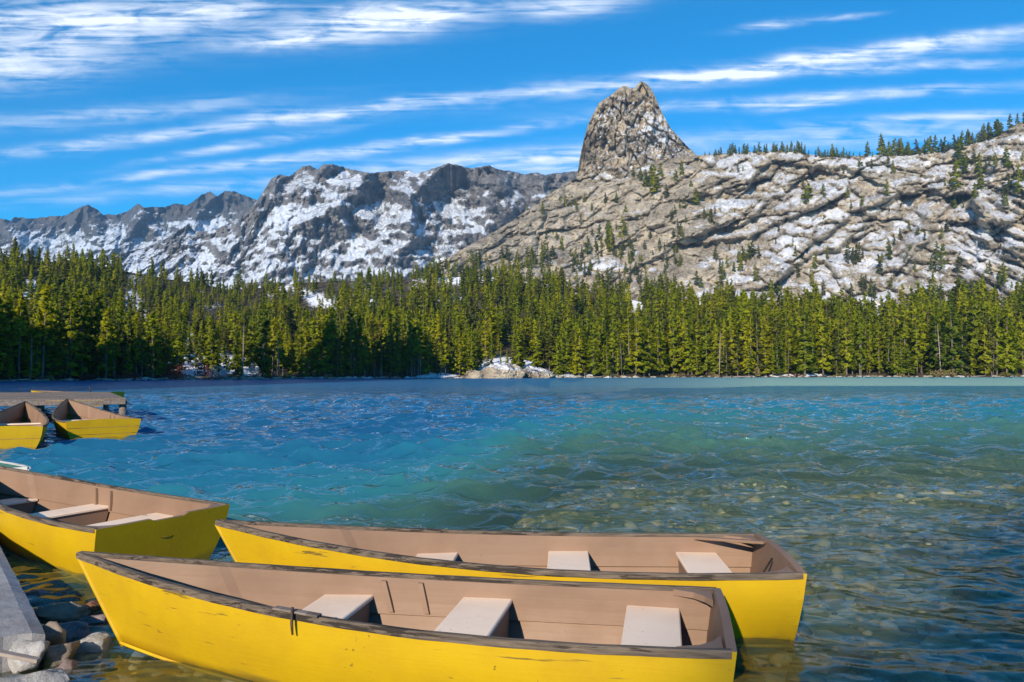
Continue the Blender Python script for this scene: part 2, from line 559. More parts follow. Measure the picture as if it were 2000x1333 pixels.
def stone_mat(name, a, b_, moss=None):
    m, t, b = new_mat(name, 0.75, 0.3)
    p = objco(t)
    n = t.noise(p, scale=5, detail=7, rough=0.7)
    c = t.mix(t.smooth(n, 0.3, 0.7), a, b_)
    sp = t.voro(p, scale=150)
    c = t.mix(t.math('MULTIPLY', t.smooth(sp, 0.5, 0.7), 0.2), c, tuple(min(1, x * 1.9) for x in b_))
    if moss:
        nm = t.noise(p, scale=3.2, detail=4)
        c = t.mix(t.smooth(nm, 0.52, 0.66), c, moss)
    t.link(c, b.inputs['Base Color'])
    t.link(t.bump(t.math('ADD', n, t.math('MULTIPLY', t.noise(p, scale=28, detail=4), 0.4)), 0.7, 0.02), b.inputs['Normal'])
    return m


M_ST_GREY = stone_mat('grey_stone', (0.17, 0.165, 0.165), (0.36, 0.35, 0.35))
M_ST_DARK = stone_mat('dark_stone', (0.045, 0.042, 0.045), (0.12, 0.11, 0.11))
M_ST_BROWN = stone_mat('brown_stone', (0.15, 0.11, 0.08), (0.30, 0.22, 0.16))
M_ST_MAUVE = stone_mat('mauve_stone', (0.13, 0.095, 0.095), (0.24, 0.185, 0.18))
M_ST_RUST = stone_mat('rust_stone', (0.17, 0.07, 0.035), (0.30, 0.13, 0.06))
M_ST_MOSS = stone_mat('mossy_stone', (0.11, 0.09, 0.075), (0.24, 0.20, 0.17), (0.06, 0.06, 0.02))


def concrete_mat():
    m, t, b = new_mat('old_concrete', 0.85, 0.25)
    p = objco(t)
    n = t.noise(p, scale=2.6, detail=7, rough=0.7)
    c = t.mix(t.smooth(n, 0.3, 0.7), (0.22, 0.215, 0.23), (0.36, 0.355, 0.375))
    n2 = t.noise(p, scale=30, detail=5, rough=0.7)
    c = t.mix(t.math('MULTIPLY', t.smooth(n2, 0.55, 0.75), 0.4), c, (0.16, 0.15, 0.15))
    t.link(c, b.inputs['Base Color'])
    t.link(t.bump(t.math('ADD', n2, n), 0.6, 0.012), b.inputs['Normal'])
    return m


M_CONC = concrete_mat()


def bed_mat():
    m, t, b = new_mat('lake_bed', 0.9, 0.1)
    p = geopos(t)
    pw = t.vmath('ADD', p, t.vmath('MULTIPLY', t.noise(p, scale=5, detail=3, col=True), (0.16, 0.16, 0.0)))
    v = t.voro(pw, scale=6.5, out='Color')
    sep = t.n('ShaderNodeSeparateColor'); t.link(v, sep.inputs[0])
    c = t.ramp(sep.outputs[0], [(0.0, (0.14, 0.12, 0.06)), (0.35, (0.42, 0.35, 0.16)), (0.7, (0.60, 0.51, 0.26)), (1.0, (0.70, 0.63, 0.42))])
    n = t.noise(p, scale=0.8, detail=5, rough=0.6)
    c = t.mix(t.smooth(n, 0.42, 0.66), c, (0.20, 0.185, 0.05))
    t.link(c, b.inputs['Base Color'])
    t.link(t.bump(t.voro(pw, scale=6.5), 0.8, 0.05), b.inputs['Normal'])
    return m


M_BED = bed_mat()
M_BEDSTONE = bpy.data.materials.new('bed_stones')
M_BEDSTONE.use_nodes = True
_t = NT(M_BEDSTONE.node_tree); _b = M_BEDSTONE.node_tree.nodes['Principled BSDF']
_b.inputs['Roughness'].default_value = 0.8
_c = _t.ramp(_t.attr('tint'), [(0.0, (0.10, 0.085, 0.05)), (0.4, (0.32, 0.265, 0.125)), (0.7, (0.46, 0.385, 0.19)), (1.0, (0.56, 0.50, 0.32))])
_n = _t.noise(geopos(_t), scale=7, detail=5)
_c = _t.mix(_t.smooth(_n, 0.45, 0.7), _c, (0.22, 0.20, 0.05))
_t.link(_c, _b.inputs['Base Color'])
_t.link(_t.bump(_n, 0.6, 0.03), _b.inputs['Normal'])


def water_mat():
    m = bpy.data.materials.new('lake_water')
    m.use_nodes = True
    t = NT(m.node_tree)
    for nd in list(m.node_tree.nodes):
        if nd.type == 'BSDF_PRINCIPLED': m.node_tree.nodes.remove(nd)
    out = m.node_tree.nodes['Material Output']
    p = geopos(t)
    d = t.attr('depth')
    # ripples finer than the mesh carries
    r1 = t.noise(t.mapping(p, scale=(0.75, 1.25, 1), rot=(0, 0, R(-14))), scale=3.0, detail=2, rough=0.5, dist=0.2)
    r2 = t.noise(t.mapping(p, scale=(0.7, 1.3, 1), rot=(0, 0, R(10))), scale=0.85, detail=3, rough=0.5, dist=0.2)
    r3 = t.noise(t.mapping(p, scale=(0.6, 1.4, 1), rot=(0, 0, R(-5))), scale=0.22, detail=3, rough=0.5, dist=0.3)
    h = t.math('ADD', t.math('MULTIPLY', r1, 0.05), t.math('ADD', t.math('MULTIPLY', r2, 0.22), t.math('MULTIPLY', r3, 0.5)))
    calm = t.attr('calm')
    bn = t.n('ShaderNodeBump'); bn.inputs['Distance'].default_value = 1.0
    t.link(t.math('MULTIPLY_ADD', calm, -0.45, 0.95), bn.inputs['Strength']); t.link(h, bn.inputs['Height'])
    nrm = bn.outputs[0]
    op = t.math('SUBTRACT', 1.0, t.math('POWER', 2.718, t.math('MULTIPLY_ADD', d, -0.54, -0.06)))
    colr = t.ramp(t.math('DIVIDE', d, 9.0), [(0.0, (0.16, 0.265, 0.185)), (0.10, (0.11, 0.30, 0.25)), (0.28, (0.045, 0.275, 0.32)),
                                              (0.55, (0.022, 0.19, 0.32)), (1.0, (0.014, 0.115, 0.26))])
    df = t.n('ShaderNodeBsdfDiffuse'); t.link(colr, df.inputs[0])
    upn = t.n('ShaderNodeCombineXYZ'); upn.inputs[2].default_value = 1.0      # light scattered up from the water body, whatever the ripple's slope
    flat = t.n('ShaderNodeMix', data_type='VECTOR'); flat.inputs[0].default_value = 0.75
    t.link(t.n('ShaderNodeNewGeometry').outputs['Normal'], flat.inputs[4]); t.link(upn.outputs[0], flat.inputs[5]); t.link(flat.outputs[1], df.inputs['Normal'])
    tp = t.n('ShaderNodeBsdfTransparent'); tp.inputs[0].default_value = (0.95, 0.98, 0.93, 1)
    body = t.n('ShaderNodeMixShader'); t.link(op, body.inputs[0]); t.link(tp.outputs[0], body.inputs[1]); t.link(df.outputs[0], body.inputs[2])
    gl = t.n('ShaderNodeBsdfGlossy'); gl.inputs['Roughness'].default_value = 0.03; t.link(nrm, gl.inputs['Normal'])
    fr = t.n('ShaderNodeFresnel'); fr.inputs[0].default_value = 1.42; t.link(nrm, fr.inputs['Normal'])
    opw = t.attr('open_water')          # rougher, wind-stirred water out from the shore
    t.link(t.math('MULTIPLY_ADD', opw, 0.14, 0.03), gl.inputs['Roughness'])
    fac = t.math('MINIMUM', fr.outputs[0], t.math('MULTIPLY_ADD', opw, -0.46, 0.68))
    mx = t.n('ShaderNodeMixShader'); t.link(fac, mx.inputs[0]); t.link(body.outputs[0], mx.inputs[1]); t.link(gl.outputs[0], mx.inputs[2])
    t.link(mx.outputs[0], out.inputs[0])
    return m


M_WATER = water_mat()
#@@TERRAIN
# ------------------------------------------------------------------ terrain
class Layer:
    def __init__(self, name, mat, px0, px1, nx, ny, crest, base, Yb, Yc, disp, snow, prof=1.0, jag=0.0, jags=0.05, drop=0.6, bstep=60, mirror=None):
        self.px = np.linspace(px0, px1, nx); self.ny = ny; self.nx = nx
        self.px0, self.px1 = px0, px1
        cr = crest(self.px)
        if jag: cr = cr + jag * fbm(self.px * jags, self.px * 0 + 3.3, 4, 11, 0.6)
        ba = base(self.px)
        cr = np.minimum(cr, ba - 1)
        self.cr, self.ba = cr, ba
        v = np.linspace(0, 1, ny)[:, None]
        PX = np.broadcast_to(self.px[None, :], (ny, nx)); PY = ba + (cr - ba) * v
        Y0 = Yb(self.px)[None, :]; Y1 = Yc(self.px)[None, :]
        Y = Y0 + (Y1 - Y0) * v ** prof
        P = at(PX, PY, Y)
        Y = Y + disp(PX, PY, P[..., 0], P[..., 2], v + 0 * PX)
        P = at(PX, PY, Y)
        self.P = P
        du = np.gradient(P, axis=1); dv = np.gradient(P, axis=0)
        N = np.cross(du, dv); N /= np.linalg.norm(N, axis=-1, keepdims=True) + 1e-9
        self.N = N
        sn = snow(PX, PY, P, N, v + 0 * PX)
        tint = 0.5 + 0.5 * fbm(P[..., 0] / 60.0, P[..., 2] / 40.0, 4, 21)
        rows = [P]
        if mirror is not None:            # a free-standing rock: close it with a back half
            B = P[::-1][1:].copy(); B[..., 1] = 2 * mirror - B[..., 1]
            rows.append(B)
            sn = np.concatenate([sn, sn[::-1][1:]]); tint = np.concatenate([tint, tint[::-1][1:]])
        else:
            top = P[-1]
            for k in range(1, 5):
                B = top.copy(); B[:, 1] += bstep * k; B[:, 0] *= B[:, 1] / top[:, 1]; B[:, 2] -= bstep * k * drop
                rows.append(B[None])
            sn = np.concatenate([sn] + [sn[-1:]] * 4); tint = np.concatenate([tint] + [tint[-1:]] * 4)
        G = np.concatenate(rows)
        me = mk_mesh(name, G.reshape(-1, 3), grid_faces(G.shape[0], nx), name == 'wooded_slope', [mat], attrs={'snow': sn, 'tint': tint})
        self.ob = tag(ob(name, me), kind='structure')

    def ground(self, px, py):
        fi = (px - self.px0) / (self.px1 - self.px0) * (self.nx - 1)
        i = int(np.clip(fi, 0, self.nx - 2)); a = min(max(fi - i, 0), 1)
        cr = self.cr[i] * (1 - a) + self.cr[i + 1] * a; ba = self.ba[i] * (1 - a) + self.ba[i + 1] * a
        v = (py - ba) / (cr - ba) * (self.ny - 1)
        if v < 0 or v > self.ny - 1: return None
        j = int(np.clip(v, 0, self.ny - 2)); b = v - j
        P = self.P
        return (P[j, i] * (1 - a) + P[j, i + 1] * a) * (1 - b) + (P[j + 1, i] * (1 - a) + P[j + 1, i + 1] * a) * b


const = lambda c: (lambda x: np.full_like(np.asarray(x, float), c))

# --- far jagged ridge
A_CREST = [(-700, 470), (-300, 440), (-60, 434), (0, 428), (20, 431), (28, 425), (60, 427), (90, 424), (130, 421), (150, 408), (172, 400), (190, 410), (200, 419),
           (225, 420), (245, 415), (262, 404), (270, 398), (280, 405), (320, 405), (345, 397), (365, 402), (395, 380), (410, 374), (425, 385), (440, 373),
           (460, 375), (480, 383), (500, 390), (520, 400), (560, 415), (640, 450)]


def dispA(px, py, X, Z, v):
    r = ridged(X / 420.0 + 0.3 * Z / 420, Z / 900.0, 5, 3)
    return -260 * (r - 0.35) * (0.25 + v) + 50 * fbm(X / 90.0, Z / 90.0, 4, 5)


def zn(N):
    z = N[..., 2]
    return np.clip((z - z.mean()) / (z.std() + 1e-6), -2.5, 2.5)


def blur(a, n=2):
    for _ in range(n):
        a = (np.roll(a, 1, 0) + a + np.roll(a, -1, 0)) / 3
        a = (np.roll(a, 1, 1) + a + np.roll(a, -1, 1)) / 3
    return a


def snowA(px, py, P, N, v):
    return np.clip(0.58 + 0.18 * zn(N) - 0.5 * np.clip((v - 0.6) / 0.4, 0, 1) + 0.35 * fbm(P[..., 0] / 220, P[..., 2] / 120, 4, 9), 0, 1)


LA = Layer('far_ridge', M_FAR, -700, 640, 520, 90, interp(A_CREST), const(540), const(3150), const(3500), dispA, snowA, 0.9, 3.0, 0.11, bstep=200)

# --- snowy massif
B_CREST = [(-300, 545), (200, 505), (290, 482), (330, 463), (368, 438), (380, 452), (405, 452), (430, 445), (468, 428), (490, 405), (505, 388), (530, 350), (545, 341), (565, 345),
           (590, 326), (605, 323), (620, 332), (632, 321), (650, 321), (680, 330), (705, 335), (725, 339), (760, 335), (800, 333), (812, 340), (830, 335),
           (860, 325), (875, 319), (895, 323), (920, 330), (955, 323), (975, 332), (1000, 335), (1025, 341), (1050, 337), (1065, 343), (1080, 339),
           (1130, 335), (1300, 345), (1600, 380)]
# spurs (ridges coming towards us) as polylines in the picture: x, y, x, y, width px, forward metres
B_SPURS = [(505, 388, 470, 450, 26, 120), (470, 450, 440, 500, 30, 90), (632, 321, 600, 380, 24, 110), (720, 338, 660, 400, 26, 150), (660, 400, 560, 450, 40, 120),
           (560, 450, 520, 520, 45, 90), (875, 319, 800, 380, 26, 170), (800, 380, 800, 450, 34, 170), (800, 450, 760, 500, 40, 90), (905, 330, 965, 400, 28, 80),
           (960, 325, 1000, 410, 26, 130), (1060, 340, 1060, 420, 26, 90), (545, 341, 530, 400, 18, 60), (700, 420, 720, 430, 22, 80)]


def seg_dist(px, py, x0, y0, x1, y1):
    dx, dy = x1 - x0, y1 - y0
    t = np.clip(((px - x0) * dx + (py - y0) * dy) / (dx * dx + dy * dy), 0, 1)
    return np.hypot(px - x0 - t * dx, py - y0 - t * dy), t


def dispB(px, py, X, Z, v):
    wx = px + 16 * fbm(px / 50, py / 50, 3, 31); wy = py + 12 * fbm(px / 50, py / 50, 3, 35)
    d = 0
    for (x0, y0, x1, y1, w, a) in B_SPURS:
        s, t = seg_dist(wx, wy, x0, y0, x1, y1)
        d = d + (a * np.clip(1 - s / (w * 1.7), 0, 1)) ** 4
    r = ridged(X / 170.0 + 0.4 * Z / 170, Z / 260.0, 5, 41)
    d = -np.maximum(d, 1e-9) ** 0.25
    return d * 0.9 - 95 * (r - 0.4) * (0.3 + 0.7 * v) + 40 * fbm(X / 45.0, Z / 45.0, 5, 45, 0.6) - 26 * ridged(X / 30.0 + 0.3 * Z / 30, Z / 60.0, 4, 47)


def snowB(px, py, P, N, v):
    s = 0.56 + 0.26 * zn(blur(N, 3)) + 0.34 * fbm(P[..., 0] / 60 + P[..., 2] / 90, P[..., 2] / 30, 5, 51, 0.6)
    s -= 0.30 * np.clip((v - 0.72) / 0.28, 0, 1) + 0.15 * np.clip((px - 860) / 100, 0, 1) * np.clip((v - 0.5) * 3, 0, 1)
    return np.clip(s, 0, 1)


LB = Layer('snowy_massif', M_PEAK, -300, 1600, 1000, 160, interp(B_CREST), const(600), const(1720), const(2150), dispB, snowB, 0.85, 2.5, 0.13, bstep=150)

# --- rocky hill with the ledges
C_CREST = [(-200, 640), (500, 620), (650, 612), (760, 572), (850, 518), (900, 488), (950, 462), (1000, 432), (1060, 388), (1100, 362), (1130, 344), (1200, 330), (1260, 318), (1340, 306),
           (1370, 303), (1440, 299), (1480, 297), (1520, 294), (1560, 297), (1590, 303), (1620, 306), (1700, 304), (1760, 302), (1830, 296), (1880, 285), (1925, 272),
           (1955, 262), (1975, 248), (1990, 240), (2020, 236), (2100, 215), (2300, 190), (2700, 170)]
# cliff bands: the upper lip of each as points, then the relief in metres
C_BANDS = [([(1462, 362), (1486, 330), (1510, 316), (1568, 322), (1600, 330)], 9), ([(1373, 384), (1420, 378), (1465, 360)], 7),
           ([(1360, 462), (1410, 446), (1455, 430), (1500, 400), (1545, 366)], 10), ([(1370, 476), (1440, 470), (1500, 448), (1560, 425), (1610, 400)], 11),
           ([(1584, 484), (1624, 456), (1662, 417), (1710, 400), (1775, 384)], 11), ([(1535, 536), (1597, 497), (1663, 470)], 9),
           ([(1568, 340), (1600, 326), (1640, 326), (1700, 350)], 8), ([(1862, 384), (1900, 380), (1905, 430)], 13),
           ([(1230, 470), (1290, 440), (1340, 400), (1400, 360)], 5), ([(1250, 520), (1330, 480), (1400, 440)], 6),
           ([(1690, 440), (1740, 400), (1800, 370)], 6), ([(1780, 500), (1830, 440), (1860, 400)], 6), ([(1010, 450), (1070, 415), (1130, 390)], 3.5),
           ([(1905, 436), (1950, 440), (2000, 470), (2080, 500)], 10)]


def dispC(px, py, X, Z, v):
    up = 700 - py
    wx = px + 22 * fbm(px / 70, py / 45, 4, 61); wy = py + 12 * fbm(px / 60, py / 45, 4, 65)
    q = (-0.5 * wx + 0.87 * (700 - wy)) / 40.0
    fr = q - np.floor(q)
    saw = np.where(fr < 0.22, 0.5 - fr / 0.22, -0.5 + (fr - 0.22) / 0.78)
    amp = 3.5 * np.clip(0.55 + 1.4 * fbm(px / 110, py / 80, 3, 71), 0, 1.5) * np.clip((px - 1000) / 250, 0.35, 1)
    d = saw * amp
    for pts, A in C_BANDS:
        best = np.full(px.shape, 1e9); sg = np.zeros(px.shape); win = np.zeros(px.shape)
        for (x0, y0), (x1, y1) in zip(pts[:-1], pts[1:]):
            s, t = seg_dist(wx, wy, x0, y0, x1, y1)
            side = np.sign((x1 - x0) * (wy - y0) - (y1 - y0) * (wx - x0))     # + = below the lip in the picture
            m = s < best
            best = np.where(m, s, best); sg = np.where(m, side, sg)
        d = d + 1.55 * A * np.tanh(sg * best / 4.0) * np.exp(-best / 34.0)
    # gullies and blocks
    r = ridged(X / 40.0 - 0.5 * Z / 40, Z / 34.0, 5, 75)
    d = d - 9 * (r - 0.45) + 5.0 * fbm(X / 14.0, Z / 12.0, 4, 79)
    U = X * 0.87 + Z * 0.5; Q = -X * 0.5 + Z * 0.87            # along and across the strata
    Uw = U + 5 * fbm(X / 16, Z / 16, 3, 84); Qw = Q + 3 * fbm(X / 14, Z / 14, 3, 86)
    for su, sq, a in ((62.0, 34.0, 18.0), (24.0, 15.0, 10.0), (11.0, 8.0, 4.8), (5.5, 4.4, 2.4)):
        f1, f2, val = cells(Uw / su, Qw / sq, int(su))
        d = d + a * (val - 0.5) + 0.5 * a * np.clip(1 - (f2 - f1) * 5, 0, 1)
    d = d + 1.2 * np.abs(fbm(X / 3.0, Z / 2.6, 3, 83))
    # warm ribs that stand proud, near the right
    for x0, y0, x1, y1, w, a in [(1850, 330, 1770, 520, 16, 14), (1400, 330, 1300, 480, 22, 11), (1910, 400, 1990, 480, 16, 20), (1950, 330, 2060, 420, 30, 20), (1980, 250, 1940, 330, 22, 12), (1745, 560, 1800, 470, 14, 9),
                                 (1600, 380, 1480, 500, 20, 7)]:
        s, t = seg_dist(wx, wy, x0, y0, x1, y1)
        d = d - a * np.exp(-(s / w) ** 2)
    cl_m = np.clip((px - 1830) / 60, 0, 1) * np.clip((py - 330) / 40, 0, 1)
    d = d - cl_m * (16 * (ridged(X / 17.0 + 0.15 * Z / 17, Z / 70.0, 4, 88) - 0.45) + 8 * (cells(X / 9.0, Z / 28.0, 9)[2] - 0.5))
    return d * np.clip(v * 6, 0, 1)


def snowC(px, py, P, N, v):
    N = blur(N, 3)
    s = 0.20 + 0.24 * zn(N) + 0.55 * fbm(px / 60.0 + 0.8 * py / 60, py / 26.0 - 0.4 * px / 60, 5, 91)
    s += 0.20 * np.clip((px - 1320) / 160, 0, 1) - 0.14 * np.clip((1180 - px) / 120, 0, 1)
    for x0, y0, w, h, a in [(1430, 335, 50, 22, .3), (1410, 410, 50, 25, .25), (1700, 320, 110, 18, .35), (1640, 505, 45, 22, .35), (1540, 470, 30, 45, .2), (1900, 480, 60, 45, .4), (1200, 340, 60, 14, .35),
                            (1160, 520, 60, 16, .4), (1130, 410, 40, 14, .3), (1590, 430, 60, 20, .2), (1950, 370, 40, 30, .25), (1850, 470, 30, 30, -.2), (1300, 470, 60, 50, -.25), (980, 450, 70, 40, -.2)]:
        s += a * np.exp(-((px - x0) / w) ** 2 - ((py - y0) / h) ** 2)
    return np.clip(s, 0, 1)


LC = Layer('rocky_hill', M_HILL, -200, 2700, 1450, 240, interp(C_CREST), const(690), interp([(-200, 560), (900, 640), (1130, 760), (1500, 720), (2000, 640), (2700, 600)]), interp([(-200, 700), (900, 900), (1130, 1120), (1500, 1060), (2000, 930), (2700, 860)]),
           dispC, snowC, 1.0, 2.0, 0.1, bstep=60, drop=0.12)

# --- the crag on the hill
CRAG_TOP = [(1120, 352), (1126, 346), (1130, 330), (1134, 305), (1139, 280), (1148, 245), (1158, 224), (1170, 201), (1180, 195), (1192, 187), (1208, 174), (1218, 168), (1226, 170), (1231, 174),
            (1240, 171), (1246, 165), (1251, 160), (1258, 160), (1264, 166), (1270, 171), (1280, 189), (1288, 211), (1300, 233), (1310, 252), (1326, 268), (1340, 284), (1358, 301), (1366, 309)]
YCR = 1165.0


def dispCrag(px, py, X, Z, v):
    e = np.clip((1366 - px) / 246.0, 0, 1) * np.clip((px - 1120) / 246.0, 0, 1) * 4
    x = (px - 1120) / 246.0
    k = np.where(x < 0.40, x / 0.40, 1 - (x - 0.40) / 0.60)       # arete a little left of the middle
    d = -78 * np.clip(k, 0, 1) ** 0.75 * (1 - 0.55 * v)
    edge = np.clip(e * 5, 0, 1) * np.clip((1 - v) * 8 + 0.3, 0, 1)
    r = ridged(X / 26.0 + 0.18 * Z / 26, Z / 60.0, 5, 101)
    d = d - edge * (24 * (r - 0.4) + 9 * fbm(X / 12.0, Z / 14.0, 4, 105) + 3.0 * fbm(X / 4.0, Z / 4.0, 3, 107))
    f1, f2, val = cells((X + 4 * fbm(X / 14, Z / 14, 3, 108)) / 11.0, (Z + 0.5 * X) / 26.0, 3)
    d = d + edge * (16 * (val - 0.5) + 8 * np.clip(1 - (f2 - f1) * 5, 0, 1))
    f1, f2, val = cells((X + 2 * fbm(X / 7, Z / 7, 3, 109)) / 4.5, (Z - 0.4 * X) / 9.0, 5)
    d = d + edge * (4 * (val - 0.5) + 2.0 * np.clip(1 - (f2 - f1) * 5, 0, 1))
    return np.minimum(d, -0.6)


def snowCrag(px, py, P, N, v):
    s = 0.24 + 0.16 * zn(N) + 0.62 * fbm(P[..., 0] / 14 + 0.5 * P[..., 2] / 14, P[..., 2] / 9 - 0.4 * P[..., 0] / 14, 5, 111)
    s += 0.34 * np.exp(-((px - 1285) / 40) ** 2 - ((py - 260) / 40) ** 2) + 0.12 * np.exp(-((px - 1195) / 25) ** 2 - ((py - 215) / 25) ** 2)
    s -= 0.25 * np.clip((1170 - px) / 30, 0, 1) + 0.3 * np.clip((190 - py) / 20, 0, 1)
    return np.clip(s, 0, 1)


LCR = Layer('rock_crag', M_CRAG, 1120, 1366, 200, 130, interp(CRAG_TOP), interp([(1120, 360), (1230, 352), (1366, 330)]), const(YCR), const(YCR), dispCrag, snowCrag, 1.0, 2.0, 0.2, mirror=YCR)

# --- wooded slope above the far shore
_SHP = interp([(-900, 757), (-300, 749), (0, 745), (400, 741.3), (700, 739.5), (1000, 738.3), (1500, 737), (2000, 736.2), (2600, 735.5), (3200, 735)])


def SHORE_PY(px):
    px = np.asarray(px, float)
    return _SHP(px) + 1.2 * fbm(px / 130.0, px * 0 + 0.7, 3, 23) + 0.25 * fbm(px / 22.0, px * 0 + 1.7, 3, 29)


def shore_Y(px):
    u, v = pdir(px, SHORE_PY(px))
    return (0 - CAM_H) / v


D_CREST = [(-900, 470), (-300, 500), (0, 508), (100, 512), (200, 522), (330, 545), (450, 566), (520, 562), (600, 552), (800, 545), (950, 540), (1100, 560), (1250, 590), (1400, 600), (1500, 612), (1700, 620), (2000, 618), (2600, 600), (3200, 600)]


def dispD(px, py, X, Z, v):
    return (6 * fbm(X / 40, Z / 25, 4, 121) + 3 * fbm(X / 9, Z / 7, 3, 125)) * np.clip(v * 5, 0, 1)


D_SNOW = [(60, 570, 12, 24, .7), (255, 565, 12, 28, .5), (275, 610, 14, 18, .6), (600, 570, 60, 20, .2), (640, 590, 40, 16, .3), (400, 712, 60, 18, .9), (480, 716, 40, 16, .7), (330, 690, 40, 20, .4), (380, 660, 30, 16, .5),
          (990, 715, 60, 16, .8), (880, 535, 50, 22, .9), (1000, 545, 40, 12, .7), (1250, 575, 40, 30, .5), (1680, 590, 40, 16, .7), (1350, 580, 50, 24, .6), (860, 734, 40, 5, .9), (1120, 733, 40, 5, .9), (1560, 733, 50, 3, .9), (1160, 525, 60, 14, .6), (720, 590, 30, 12, .5), (1500, 590, 26, 40, .5)]


def snowD(px, py, P, N, v):
    s = 0.18 + 0.45 * fbm(px / 60, py / 30, 4, 131) + 0.12 * v
    for x0, y0, w, h, a in D_SNOW:
        s = s + a * np.exp(-((px - x0) / w) ** 2 - ((py - y0) / h) ** 2)
    return np.clip(s, 0, 1)


LD = Layer('wooded_slope', M_FLOOR, -900, 3200, 900, 110, interp(D_CREST), lambda x: SHORE_PY(x) + 0.8, lambda x: shore_Y(x) - 3.0,
           interp([(-900, 380), (0, 430), (450, 520), (900, 480), (1300, 415), (2000, 430), (3200, 430)]), dispD, snowD, 1.25, 2.0, 0.03, bstep=25, drop=0.25)


# ------------------------------------------------------------------ lake bed, shore and water
def bed_z(x, y):
    x = np.asarray(x, float); y = np.asarray(y, float)
    # depth: shelf in front and to the right, falling away to the left and far out
    shelf = 0.16 + 0.026 * np.clip(y - 2, 0, 12) + 0.10 * np.clip(y - 13 - 0.12 * x, 0, 40) * np.clip(1.25 - 0.0 * x, 0, 2)
    lq = np.clip((-(x) + 0.6 + (y - 7.5) * 0.16 + 1.2 * fbm(x / 4, y / 6, 3, 143)) / (4.5 + 0.12 * np.clip(y, 0, 40)), 0, 1)
    leftd = lq * lq * (3 - 2 * lq) * np.clip((y - 5.5) / 5.0, 0, 1)
    dep = shelf + leftd * (2.6 + 0.30 * np.clip(y - 6, 0, 50))
    right = np.clip((x / np.maximum(y, 1) + 0.12) / 0.45, 0, 1)
    dep = np.minimum(dep, 8.5 - 5.3 * right + 0.004 * y)
    dep = dep + 0.10 * fbm(x / 1.7, y / 1.7, 4, 141)
    # the near shore: ground rises towards the camera and to the near left corner
    near = np.clip((2.6 - y) / 2.5, 0, 1)
    corner = np.clip((-x - 1.75 + (y - 4.6) * -0.8) / 1.6, 0, 1) * np.clip((7.0 - y) / 2.0, 0, 1)
    z = -dep * (1 - near) * (1 - corner) + 0.35 * near + 0.05 * corner
    return z


def waterline_fan(y0, y1, n):
    ys = np.geomspace(y0, y1, n)
    return ys


# bed mesh: one sheet from behind the camera out to the far shore
by = np.concatenate([np.linspace(-60, 1.0, 24), np.geomspace(1.25, 60, 230), np.geomspace(62, 330, 40)])
tcol = np.concatenate([np.linspace(-2.2, -0.9, 14)[:-1], np.linspace(-0.9, 0.9, 260), np.linspace(0.9, 2.2, 14)[1:]])
BX = tcol[None, :] * np.maximum(np.abs(by), 2.0)[:, None] + 0.0
BX[by < 3] = (tcol[None, :] * np.interp(by[by < 3], [-60, 0, 3], [60, 12, 3])[:, None])
BYY = np.broadcast_to(by[:, None], BX.shape)
BZ = bed_z(BX, BYY)
me = mk_mesh('lake_bed', np.stack([BX, BYY, BZ], -1).reshape(-1, 3), grid_faces(*BX.shape), True, [M_BED])
tag(ob('lake_bed', me), kind='structure')

# water: fan of quads, fine near the camera, carrying a wind chop
rng = np.random.RandomState(3)
ypx = np.concatenate([np.linspace(1750, 1340, 44)[:-1], np.linspace(1340, 950, 330)[:-1], np.linspace(950, 790, 270)[:-1], np.linspace(790, 733.2, 110)])
_, vv = pdir(1000.0, ypx)
wy = -CAM_H / vv
wcol = np.concatenate([np.linspace(-2.2, -0.78, 20)[:-1], np.linspace(-0.78, 0.78, 520), np.linspace(0.78, 2.2, 20)[1:]])
WX = wcol[None, :] * wy[:, None]; WY = np.broadcast_to(wy[:, None], WX.shape)
dyl = np.maximum(np.abs(np.gradient(wy))[:, None], 0.003 * wy[:, None])
WZ = np.zeros_like(WX); DX = np.zeros_like(WX); DY = np.zeros_like(WX)
patch = 0.75 + 0.5 * fbm(WX / 6.0, WY / 9.0, 3, 151)
wind = R(255)
depthw = np.clip(-bed_z(WX, WY), 0.0, 20)
shel = np.clip(0.62 + 0.38 * np.clip((WY - 5.0) / 6.0, 0, 1), 0, 1)
gx = WX + 0.25 * fbm(WX / 1.3, WY / 1.3, 3, 155); gy = WY + 0.25 * fbm(WX / 1.3 + 9, WY / 1.3, 3, 157)
NWV = 88
for i in range(NWV):
    lam = 0.14 * (2.2 / 0.14) ** ((i + rng.rand()) / NWV)
    a = wind + rng.randn() * 0.75
    k = 2 * PI / lam
    amp = (0.046 + 0.030 * min(1.0, max(0.0, (lam - 0.35) / 0.5))) * lam / (2 * PI) * 1.25
    fade = np.clip((lam / dyl - 2.0) / 1.5, 0, 1) * np.clip((WY - 2) / 10 / lam ** 0.5, 0.35, 1)
    ph = k * (math.cos(a) * gx + math.sin(a) * gy) + rng.rand() * 2 * PI
    w_ = amp * fade * patch * shel
    WZ += w_ * np.cos(ph)
    DX -= 0.8 * w_ * math.cos(a) * np.sin(ph); DY -= 0.8 * w_ * math.sin(a) * np.sin(ph)
calm = 1 - shel
V = np.stack([WX + DX, WY + DY, WZ], -1).reshape(-1, 3)
me = mk_mesh('lake_water', V, grid_faces(*WX.shape), True, [M_WATER], attrs={'depth': depthw, 'calm': calm, 'open_water': np.clip((WY - 30) / 70.0, 0, 1)})
tag(ob('lake_water', me), kind='structure')


# ------------------------------------------------------------------ rocks
def ico(sub):
    import bmesh
    bm = bmesh.new(); bmesh.ops.create_icosphere(bm, subdivisions=sub, radius=1.0)
    v = np.array([p.co[:] for p in bm.verts]); f = np.array([[q.index for q in fc.verts] for fc in bm.faces]); bm.free()
    return v, f


